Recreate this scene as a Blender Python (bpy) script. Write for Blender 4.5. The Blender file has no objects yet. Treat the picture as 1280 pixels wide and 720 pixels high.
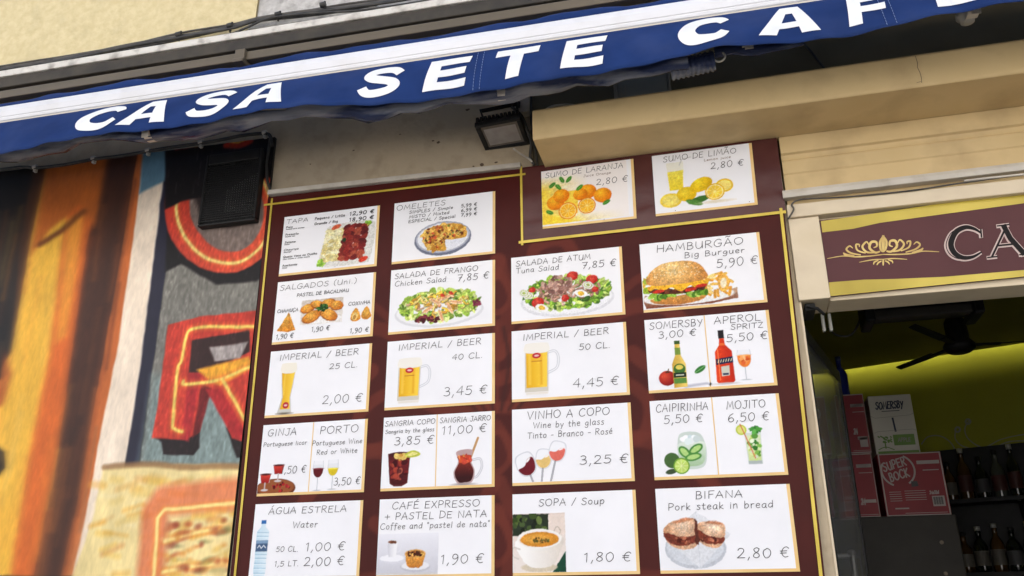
import bpy, math, random
import numpy as np
from mathutils import Vector, Matrix
rad = math.radians
SC = bpy.context.scene
COL = SC.collection
# ------------------------------------------------------------------ camera
RM = np.array([[0.96886886, 0.00520328, 0.24751983], [-0.09332592, 0.93370053, 0.34567846], [-0.22931074, -0.35801711, 0.90511896]])
FPX = 1055.97
CW = np.array([0.68604558, 1.07110578, -2.70791014])   # camera in wall axes (x right, y down, z into the wall)
ZA = 2.671105780

def wv(v): return Vector((v[0], v[2], -v[1]))
cam_d = bpy.data.cameras.new('camera'); cam = bpy.data.objects.new('camera', cam_d); COL.objects.link(cam)
cam_d.sensor_width = 36; cam_d.lens = 36 * FPX / 1280; cam_d.clip_start = .05; cam_d.clip_end = 500
ax, ay, az = wv(RM[0]), -wv(RM[1]), -wv(RM[2])
M4 = Matrix((ax, ay, az)).transposed().to_4x4()
M4.translation = Vector((CW[0], CW[2], ZA - CW[1]))
cam.matrix_world = M4
SC.camera = cam

# ------------------------------------------------------------------ light
SUN_EL, SUN_ROT = 52, 15          # the sun stands behind the cafe: its front is in shade, lit by sky and the sunny facade opposite
w = bpy.data.worlds.new('World'); SC.world = w; w.use_nodes = True
nt = w.node_tree; bg = nt.nodes['Background']
sky = nt.nodes.new('ShaderNodeTexSky'); sky.sky_type = 'NISHITA'; sky.sun_disc = False
sky.sun_elevation = rad(SUN_EL); sky.sun_rotation = rad(SUN_ROT); sky.air_density = 1.0; sky.dust_density = 3.0; sky.ozone_density = 1.0
nt.links.new(sky.outputs[0], bg.inputs[0]); bg.inputs[1].default_value = .12
sd = bpy.data.lights.new('sun', 'SUN'); sd.energy = 4.5; sd.angle = rad(.6); sd.color = (1, .95, .90)
so = bpy.data.objects.new('sun', sd); COL.objects.link(so)
a, e = rad(SUN_ROT), rad(SUN_EL)
dirv = Vector((math.sin(a) * math.cos(e), math.cos(a) * math.cos(e), math.sin(e)))
so.rotation_euler = dirv.to_track_quat('Z', 'Y').to_euler()
vs = SC.view_settings; vs.view_transform = 'Standard'; vs.look = 'None'; vs.gamma = 1; vs.use_curve_mapping = False
vs.exposure = 1.62

# ------------------------------------------------------------------ pixel of the photograph -> point at a real depth
def ray(px, py): return RM.T @ np.array([(px - 640) / FPX, (py - 360) / FPX, 1.])
def at(px, py, y=0.):
    d = ray(px, py); q = CW + (y - CW[2]) / d[2] * d
    return Vector((q[0], q[2], ZA - q[1]))
def atz(px, py, z):
    d = ray(px, py); q = CW + ((ZA - z) - CW[1]) / d[1] * d
    return Vector((q[0], q[2], ZA - q[1]))
def pix(P):
    W = np.array([P[0], ZA - P[2], P[1]]); Q = RM @ (W - CW)
    return 640 + FPX * Q[0] / Q[2], 360 + FPX * Q[1] / Q[2]

# ------------------------------------------------------------------ helpers
def lin(c):
    c = np.asarray(c, float) / 255.
    return np.where(c <= .04045, c / 12.92, ((c + .055) / 1.055) ** 2.4)

class MB:
    def __init__(s): s.v = []; s.f = []; s.sm = []
    def add(s, vs, fs, smooth=False):
        o = len(s.v); s.v += [tuple(v) for v in vs]
        for f in fs: s.f.append(tuple(i + o for i in f)); s.sm.append(smooth)
        return s
    def hexa(s, p):           # 8 points, bottom ring then top ring
        return s.add(p, [(3, 2, 1, 0), (4, 5, 6, 7), (0, 1, 5, 4), (1, 2, 6, 5), (2, 3, 7, 6), (3, 0, 4, 7)])
    def box(s, x0, x1, y0, y1, z0, z1):
        return s.hexa([(x0, y0, z0), (x1, y0, z0), (x1, y1, z0), (x0, y1, z0), (x0, y0, z1), (x1, y0, z1), (x1, y1, z1), (x0, y1, z1)])
    def obox(s, c, X, Y, Z, hx, hy, hz):   # oriented box
        c = Vector(c); p = []
        for k in (-1, 1):
            for i, j in ((-1, -1), (1, -1), (1, 1), (-1, 1)):
                p.append(c + X * (i * hx) + Y * (j * hy) + Z * (k * hz))
        return s.hexa(p)
    def prism(s, prof, A, B, smooth=False):   # profile of (y, z) offsets swept from A to B
        n = len(prof); A = Vector(A); B = Vector(B)
        vs = [A + Vector((0, y, z)) for y, z in prof] + [B + Vector((0, y, z)) for y, z in prof]
        fs = [(i, (i + 1) % n, n + (i + 1) % n, n + i) for i in range(n)]
        s.add(vs, fs, smooth); s.add(vs, [tuple(range(n))[::-1], tuple(range(n, 2 * n))]); return s
    def tube(s, pts, r, n=8, caps=True):
        pts = [Vector(p) for p in pts]; m = len(pts); rs = r if isinstance(r, (list, tuple)) else [r] * m
        vs = []; up = None
        for i, p in enumerate(pts):
            t = (pts[min(i + 1, m - 1)] - pts[max(i - 1, 0)]).normalized()
            if up is None:
                up = Vector((0, 0, 1)) if abs(t.z) < .9 else Vector((1, 0, 0))
            u = (up - t * up.dot(t)).normalized(); b = t.cross(u); up = u
            for k in range(n):
                a = 2 * math.pi * k / n
                vs.append(p + (u * math.cos(a) + b * math.sin(a)) * rs[i])
        fs = [(i * n + k, i * n + (k + 1) % n, (i + 1) * n + (k + 1) % n, (i + 1) * n + k) for i in range(m - 1) for k in range(n)]
        s.add(vs, fs, True)
        if caps: s.add(vs[:n], [tuple(range(n))]); s.add(vs[-n:], [tuple(range(n))])
        return s
    def lathe(s, prof, c=(0, 0, 0), n=16):
        c = Vector(c); vs = []
        for r, z in prof:
            for k in range(n):
                a = 2 * math.pi * k / n; vs.append(c + Vector((r * math.cos(a), r * math.sin(a), z)))
        m = len(prof)
        fs = [(i * n + k, i * n + (k + 1) % n, (i + 1) * n + (k + 1) % n, (i + 1) * n + k) for i in range(m - 1) for k in range(n)]
        return s.add(vs, fs, True)
    def build(s, name, m, parent=None, bevel=0, seg=2, label=None):
        me = bpy.data.meshes.new(name); me.from_pydata(s.v, [], s.f)
        me.polygons.foreach_set('use_smooth', s.sm); me.update()
        return link(name, me, m, parent, bevel, seg, label)

def link(name, me, m, parent=None, bevel=0, seg=2, label=None):
    o = bpy.data.objects.new(name, me); COL.objects.link(o)
    if m: me.materials.append(m)
    if parent: o.parent = parent
    if bevel:
        b = o.modifiers.new('b', 'BEVEL'); b.width = bevel; b.segments = seg; b.limit_method = 'ANGLE'; b.angle_limit = rad(40)
    if label: o['label'] = label
    return o
def thing(name, label, cat, group=None):
    o = bpy.data.objects.new(name, None); COL.objects.link(o); o.empty_display_size = .1
    return tag(o, label, cat, group)
def tag(o, label, cat, group=None):
    o['label'] = label; o['category'] = cat
    if group: o['group'] = group
    return o
def place(root, loc):       # empty at the thing's base, parts keep their world place
    loc = Vector(loc); root.location = loc
    for c in root.children: c.matrix_parent_inverse = Matrix.Translation(-loc)

# ------------------------------------------------------------------ materials
def mat(name, c, rough=.6, c2=None, nscale=6., nstretch=(1, 1, 1), bump=0., bscale=60., metal=0., spec=.5, dirt=None, dscale=2., damt=.5, lo=.35, hi=.65, **kw):
    m = bpy.data.materials.new(name); m.use_nodes = True; t = m.node_tree; N = t.nodes; L = t.links; B = N['Principled BSDF']
    B.inputs['Roughness'].default_value = rough; B.inputs['Metallic'].default_value = metal; B.inputs['Specular IOR Level'].default_value = spec
    tc = N.new('ShaderNodeTexCoord')
    def noise(sc, det=5, st=(1, 1, 1)):
        mp = N.new('ShaderNodeMapping'); mp.inputs['Scale'].default_value = st; L.new(tc.outputs['Object'], mp.inputs[0])
        n = N.new('ShaderNodeTexNoise'); n.inputs['Scale'].default_value = sc; n.inputs['Detail'].default_value = det; L.new(mp.outputs[0], n.inputs[0]); return n.outputs[0]
    def ramp(src, a, b):
        r = N.new('ShaderNodeMapRange'); r.inputs[1].default_value = a; r.inputs[2].default_value = b; L.new(src, r.inputs[0]); return r.outputs[0]
    def mix(f, A, Bc):
        x = N.new('ShaderNodeMix'); x.data_type = 'RGBA'
        L.new(f, x.inputs[0])
        for i, v in ((6, A), (7, Bc)):
            if isinstance(v, (tuple, list)): x.inputs[i].default_value = (*v, 1)
            else: L.new(v, x.inputs[i])
        return x.outputs[2]
    col = None
    if c == 'attr':
        at_ = N.new('ShaderNodeAttribute'); at_.attribute_name = 'print'; col = at_.outputs['Color']
    elif c2 is not None: col = mix(ramp(noise(nscale, 6, nstretch), lo, hi), c, c2)
    else: B.inputs['Base Color'].default_value = (*c, 1)
    if dirt is not None:
        f = ramp(noise(dscale, 8), .5, .75); mu = N.new('ShaderNodeMath'); mu.operation = 'MULTIPLY'; mu.inputs[1].default_value = damt; L.new(f, mu.inputs[0])
        col = mix(mu.outputs[0], col if col is not None else c, dirt)
    if col is not None: L.new(col, B.inputs['Base Color'])
    if bump:
        b = N.new('ShaderNodeBump'); b.inputs['Strength'].default_value = bump; b.inputs['Distance'].default_value = .004
        L.new(noise(bscale, 6, nstretch), b.inputs['Height']); L.new(b.outputs[0], B.inputs['Normal'])
    for k, v in kw.items(): B.inputs[k.replace('_', ' ')].default_value = v
    return m
def srgb(*c): return tuple(float(v) for v in lin(c))

m_stucco = mat('cream_yellow_stucco', (.62, .51, .27), .9, (.70, .59, .34), 26, bump=1., bscale=55, dirt=(.46, .38, .2), dscale=7, damt=.5)
m_bare = mat('bare_render', (.56, .54, .5), .95, (.42, .40, .37), 30, bump=.9, bscale=70, dirt=(.2, .18, .16), dscale=26, damt=.6)
m_lip = mat('painted_ledge_white', (.70, .67, .60), .7, (.58, .54, .48), 14, bump=.3, dirt=(.16, .13, .1), dscale=14, damt=.8)
m_plaster = mat('weathered_plaster', (.50, .40, .265), .9, (.405, .335, .235), 3, bump=.8, bscale=40, dirt=(.19, .135, .085), dscale=17, damt=.3)
m_ochre = mat('ochre_paint', (.57, .42, .205), .6, (.64, .485, .255), 2.5, bump=.35, bscale=22, dirt=(.36, .25, .12), dscale=5, damt=.8, spec=.25)
m_cream = mat('cream_paint', (.60, .50, .34), .5, (.68, .58, .42), 5, bump=.15, bscale=30, dirt=(.38, .29, .18), dscale=5, damt=.6)
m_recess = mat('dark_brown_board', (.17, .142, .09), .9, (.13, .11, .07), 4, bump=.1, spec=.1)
m_brownmetal = mat('brown_awning_metal', (.13, .10, .062), .5, (.095, .075, .046), 9, (.2, 1, 1), metal=.1)
m_underside = mat('dark_underside', (.06, .05, .036), .8, (.035, .03, .024), 10)  # dark brown tone for the stepped mouldings below the lip
m_alu = mat('white_powder_coated_aluminium', (.75, .75, .765), .35, (.69, .69, .70), 3, (.3, 2, 2), dirt=(.45, .42, .36), dscale=8, damt=.25)
m_blue = mat('navy_awning_fabric', (.0088, .026, .104), .8, (.0128, .036, .138), 6, bump=.6, bscale=9, dirt=(.05, .07, .16), dscale=5, damt=.3, spec=.12)
m_white_print = mat('white_fabric_lettering', (.82, .82, .80), .6, (.76, .76, .75), 8, dirt=(.5, .5, .5), dscale=12, damt=.25)
m_black = mat('black_plastic', (.010, .010, .010), .5, (.015, .015, .015), 20, bump=.1, spec=.25)
m_blackcable = mat('black_cable', (.018, .017, .016), .6, (.05, .047, .04), 18)
m_graycable = mat('dusty_cable', (.10, .09, .075), .7, (.05, .045, .04), 18)
m_whitecable = mat('white_cable', (.58, .55, .48), .5, (.48, .44, .38), 14)
m_trunk = mat('white_pvc_trunking', (.54, .50, .43), .5, (.46, .42, .35), 8, dirt=(.3, .24, .18), dscale=16, damt=.5)
m_board = mat('attr', 'attr', .4, bump=.04, bscale=5, spec=.12)
m_print = mat('attr', 'attr', .5, spec=.12)
m_mural = mat('attr', 'attr', .5, bump=.04, bscale=160, nstretch=(1, 1, 1), spec=.25)
m_board.name = 'printed_maroon_vinyl'; m_print.name = 'printed_card'; m_mural.name = 'printed_mural_canvas'
PAPER = tuple(float(v) for v in lin((250, 250, 253)) * .86)
m_card = mat('white_card', PAPER, .5, tuple(v * .955 for v in PAPER), 5, spec=.12)
m_goldedge = mat('gold_card_edge', (.72, .47, .16), .45, (.78, .55, .24), 10)
m_gold = mat('gold_vinyl_line', (.50, .36, .03), .4, (.66, .50, .07), 7, metal=.15)
m_goldband = mat('gold_sign_band', (.34, .255, .018), .35, (.56, .44, .06), 2.2, (1, 1, .3), metal=.1)
m_orn = mat('gold_ornament', (.50, .33, .09), .4, (.70, .52, .17), 25)
m_ink = mat('dark_grey_ink', (.045, .042, .042), .6, (.085, .08, .08), 60, spec=.1)
m_inkbrown = mat('brown_ink', (.2, .12, .07), .6)
m_inkblack = mat('black_ink', (.03, .03, .03), .6, (.05, .05, .05), 40)
m_maroon = mat('maroon_sign_panel', (.075, .019, .021), .4, (.09, .025, .027), 3, spec=.25)
m_maroonfilm = mat('maroon_vinyl_film', (.072, .020, .018), .26, (.085, .026, .022), 8, bump=.6, bscale=12, spec=.35)
m_silver = mat('pale_letter_outline', (.58, .46, .42), .4, (.5, .36, .33), 20)
m_darkletter = mat('dark_letter_fill', (.012, .010, .010), .6, spec=.15)
m_steel = mat('brushed_steel', (.5, .5, .48), .3, (.4, .4, .38), 20, (1, 1, 8), metal=.9)
m_wall_in = mat('lime_yellow_wall', (.30, .295, .008), .7, (.335, .33, .011), 3, bump=.1)
m_ceil_in = mat('olive_ceiling', (.26, .235, .04), .8, (.30, .27, .05), 3)
m_floor_in = mat('brown_floor_tile', (.12, .09, .06), .5, (.16, .12, .09), 6)
m_cab = mat('dark_grey_fridge', (.05, .046, .04), .6, (.042, .039, .034), 12, spec=.2)
m_red = mat('red_carton', (.25, .018, .024), .6, (.21, .014, .02), 6, bump=.08, bscale=12)
m_whitecard = mat('white_carton', (.52, .50, .42), .6, (.46, .44, .37), 6, bump=.08, bscale=12)
m_greenprint = mat('green_carton_print', (.14, .26, .05), .6, (.11, .21, .04), 10)
m_paleprint = mat('pale_carton_print', (.40, .35, .32), .6)
m_navyprint = mat('navy_carton_print', (.012, .02, .045), .6)
m_glassdark = mat('smoked_glass', (.30, .31, .32), .06, Transmission_Weight=.75, IOR=1.2, Alpha=.5)
m_lens = mat('floodlight_glass', (.16, .135, .11), .12, (.24, .21, .18), 14, spec=.8)
m_reflector = mat('floodlight_reflector', (.36, .33, .30), .3, (.30, .27, .25), 30)
m_plastic = mat('clear_plastic_sheet', (.30, .315, .36), .14, (.045, .06, .13), 12, (.25, 1.4, 1.4), lo=.42, hi=.58, bump=1., bscale=22, spec=.7, Transmission_Weight=.35, IOR=1.2)
m_strap = mat('beige_strap', (.60, .55, .46), .7, (.5, .45, .38), 20)
m_ring = mat('cream_ring', (.74, .70, .60), .4)
m_greybox = mat('grey_enclosure', (.34, .37, .36), .5, (.30, .33, .32), 7)
m_greyrim = mat('pale_enclosure_frame', (.34, .34, .31), .5)
m_decal = mat('white_wall_decal', (.30, .30, .20), .6)
m_stone = mat('limestone_paving', (.22, .205, .18), .8, (.17, .16, .14), 9, bump=.5, bscale=14)
m_asphalt = mat('asphalt', (.06, .06, .06), .9, (.08, .08, .078), 30, bump=.5, bscale=80)

# ------------------------------------------------------------------ print painter: colours of a printed surface on a fine mesh
class Cv:
    def __init__(s, u0, v0, u1, v1, res, base=(250, 250, 253)):
        s.u0, s.v0 = u0, v0
        s.nx = max(2, int(round((u1 - u0) / res))); s.ny = max(2, int(round((v1 - v0) / res))); s.res = res
        s.X, s.Y = np.meshgrid(np.linspace(u0, u1, s.nx + 1), np.linspace(v0, v1, s.ny + 1))
        s.img = np.ones(s.X.shape + (3,)) * np.array(base, float); s.t = np.zeros(s.X.shape)
    def put(s, m, c):
        m = np.clip(m, 0, 1)
        if callable(c): c = c(s.X, s.Y)
        c = np.asarray(c, float)
        s.img = s.img * (1 - m[..., None]) + c * m[..., None]; s.t = np.maximum(s.t, m); return s
    def ell(s, cx, cy, rx, ry, c, rot=0, soft=1., op=1.):
        a = rad(rot); x = (s.X - cx) * math.cos(a) + (s.Y - cy) * math.sin(a); y = -(s.X - cx) * math.sin(a) + (s.Y - cy) * math.cos(a)
        d = np.sqrt((x / rx) ** 2 + (y / ry) ** 2)
        return s.put(op * np.clip((1 - d) * min(rx, ry) / (s.res * soft) + .5, 0, 1), c)
    def _sd(s, pts, closed):
        X, Y = s.X, s.Y; d = np.full(X.shape, 1e9); ins = np.zeros(X.shape, bool); n = len(pts)
        for i in range(n if closed else n - 1):
            (x0, y0), (x1, y1) = pts[i], pts[(i + 1) % n]
            ex, ey = x1 - x0, y1 - y0; l = ex * ex + ey * ey + 1e-12
            t = np.clip(((X - x0) * ex + (Y - y0) * ey) / l, 0, 1)
            d = np.minimum(d, np.hypot(X - x0 - t * ex, Y - y0 - t * ey))
            if closed:
                c = (y0 > Y) != (y1 > Y)
                ins ^= c & (X < ex * (Y - y0) / (ey if abs(ey) > 1e-12 else 1e-12) + x0)
        return np.where(ins, -d, d) if closed else d
    def poly(s, pts, c, soft=1., op=1., smooth=False):
        if smooth: pts = catmull(pts, 6, True)
        return s.put(op * np.clip(-s._sd(pts, True) / (s.res * soft) + .5, 0, 1), c)
    def line(s, pts, wd, c, soft=1., op=1., smooth=False):
        if smooth: pts = catmull(pts, 6, False)
        return s.put(op * np.clip((wd / 2 - s._sd(pts, False)) / (s.res * soft) + .5, 0, 1), c)
    def rect(s, x0, y0, x1, y1, c, **k): return s.poly([(x0, y0), (x1, y0), (x1, y1), (x0, y1)], c, **k)
    def blobs(s, n, cx, cy, rx, ry, cols, r0, r1, seed, asp=(.4, 1.), op=1., jit=14):
        g = random.Random(seed)
        for _ in range(n):
            a = g.uniform(0, 6.283); q = math.sqrt(g.random()); r = g.uniform(r0, r1)
            c = np.array(g.choice(cols)) + g.uniform(-jit, jit)
            s.ell(cx + rx * q * math.cos(a), cy + ry * q * math.sin(a), r, r * g.uniform(*asp), c, g.uniform(0, 180), op=op)
        return s
    def grain(s, amp, sx, sy, seed, mask=None):
        n = vnoise(s.X / sx, s.Y / sy, seed) * .6 + vnoise(s.X / sx * 2.3, s.Y / sy * 2.3, seed + 1) * .4
        k = 1 + amp * (n - .5) * 2
        m = s.t if mask is None else mask
        s.img = s.img * (1 + (k - 1)[..., None] * m[..., None]); return s
    def warp(s, amp, sc, seed):      # uneven outlines and mottled tone of a printed photo
        X, Y = s.X / sc, s.Y / sc
        dx = (vnoise(X, Y, seed) - .5) * 1.4 + (vnoise(X * 2.3, Y * 2.3, seed + 1) - .5); dy = (vnoise(X, Y, seed + 2) - .5) * 1.4 + (vnoise(X * 2.3, Y * 2.3, seed + 3) - .5)
        hx = s.X[0, 1] - s.X[0, 0]; hy = s.Y[1, 0] - s.Y[0, 0]
        fx = np.clip((s.X - s.u0 + dx * amp) / hx, 0, s.nx - .001); fy = np.clip((s.Y - s.v0 + dy * amp) / hy, 0, s.ny - .001)
        i, j = fx.astype(int), fy.astype(int); a, b = (fx - i)[..., None], (fy - j)[..., None]
        def bl(A): return (A[j, i] * (1 - a) + A[j, i + 1] * a) * (1 - b) + (A[j + 1, i] * (1 - a) + A[j + 1, i + 1] * a) * b
        s.img = bl(s.img); s.t = bl(s.t[..., None])[..., 0]; return s
    def mottle(s, amt, seed):
        col = np.clip(np.abs(s.img - np.array((250, 250, 253))).max(-1) / 60, 0, 1)[..., None] * np.clip((s.img.max(-1) - s.img.min(-1)) / 70, .12, 1)[..., None]
        n = (vnoise(s.X / 5, s.Y / 5, seed) - .5) * .9 + (vnoise(s.X / 2.4, s.Y / 2.4, seed + 5) - .5) * 1.1 + (vnoise(s.X / 15, s.Y / 15, seed + 9) - .5) * .8
        h = (vnoise(s.X / 6, s.Y / 6, seed + 13) - .5)[..., None] * np.array((.10, -.02, -.16))
        s.img = s.img * (1 + col * (amt * n[..., None] + h * amt * 2)) + col * 40 * np.clip(n[..., None] - .62, 0, 1); return s
    def mesh(s, name, P, m, parent, albedo=.86, cut=True):
        A = lin(np.clip(s.img, 0, 255)) * albedo
        nx, ny = s.nx, s.ny
        pts = P(s.X.ravel(), s.Y.ravel())
        idx = np.arange((nx + 1) * (ny + 1)).reshape(ny + 1, nx + 1)
        q = np.stack([idx[1:, :-1], idx[1:, 1:], idx[:-1, 1:], idx[:-1, :-1]], -1)
        if cut:
            tt = s.t > .02; keep = tt[1:, :-1] | tt[1:, 1:] | tt[:-1, 1:] | tt[:-1, :-1]; q = q[keep]
        q = q.reshape(-1, 4)
        used, inv = np.unique(q, return_inverse=True); q = inv.reshape(-1, 4); pts = pts[used]; colr = A.reshape(-1, 3)[used]
        me = bpy.data.meshes.new(name); me.vertices.add(len(pts)); me.vertices.foreach_set('co', pts.astype(np.float32).ravel())
        me.loops.add(q.size); me.loops.foreach_set('vertex_index', q.astype(np.int32).ravel())
        me.polygons.add(len(q)); me.polygons.foreach_set('loop_start', np.arange(0, q.size, 4, dtype=np.int32))
        me.update(calc_edges=True); me.validate()
        ca = me.color_attributes.new('print', 'FLOAT_COLOR', 'POINT')
        ca.data.foreach_set('color', np.concatenate([colr, np.ones((len(colr), 1))], 1).astype(np.float32).ravel())
        return link(name, me, m, parent)

def vnoise(x, y, seed):
    xi = np.floor(x).astype(np.int64); yi = np.floor(y).astype(np.int64); fx = x - xi; fy = y - yi
    fx = fx * fx * (3 - 2 * fx); fy = fy * fy * (3 - 2 * fy)
    def h(i, j):
        n = (i * 374761393 + j * 668265263 + seed * 974711) & 0x7fffffff
        n = ((n ^ (n >> 13)) * 1274126177) & 0x7fffffff
        return ((n ^ (n >> 16)) & 0xffff) / 65535.
    return (h(xi, yi) * (1 - fx) + h(xi + 1, yi) * fx) * (1 - fy) + (h(xi, yi + 1) * (1 - fx) + h(xi + 1, yi + 1) * fx) * fy
def catmull(p, n=6, closed=False):
    p = [tuple(map(float, q)) for q in p]; out = []; m = len(p)
    for i in range(m if closed else m - 1):
        if closed: a, b, c, d = p[i - 1], p[i], p[(i + 1) % m], p[(i + 2) % m]
        else: a, b, c, d = p[max(i - 1, 0)], p[i], p[i + 1], p[min(i + 2, m - 1)]
        for k in range(n):
            t = k / n
            out.append(tuple(.5 * (2 * b[j] + (c[j] - a[j]) * t + (2 * a[j] - 5 * b[j] + 4 * c[j] - d[j]) * t * t + (3 * b[j] - a[j] - 3 * c[j] + d[j]) * t ** 3) for j in range(len(b))))
    if not closed: out.append(p[-1])
    return out
def vg(c1, c2, a, b):
    c1, c2 = np.array(c1, float), np.array(c2, float)
    return lambda X, Y: c1 + (c2 - c1) * np.clip((Y - a) / (b - a), 0, 1)[..., None]
def hg(c1, c2, a, b):
    c1, c2 = np.array(c1, float), np.array(c2, float)
    return lambda X, Y: c1 + (c2 - c1) * np.clip((X - a) / (b - a), 0, 1)[..., None]
def rg(c1, c2, cx, cy, r):
    c1, c2 = np.array(c1, float), np.array(c2, float)
    return lambda X, Y: c1 + (c2 - c1) * np.clip(np.hypot(X - cx, Y - cy) / r, 0, 1)[..., None]

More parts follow.
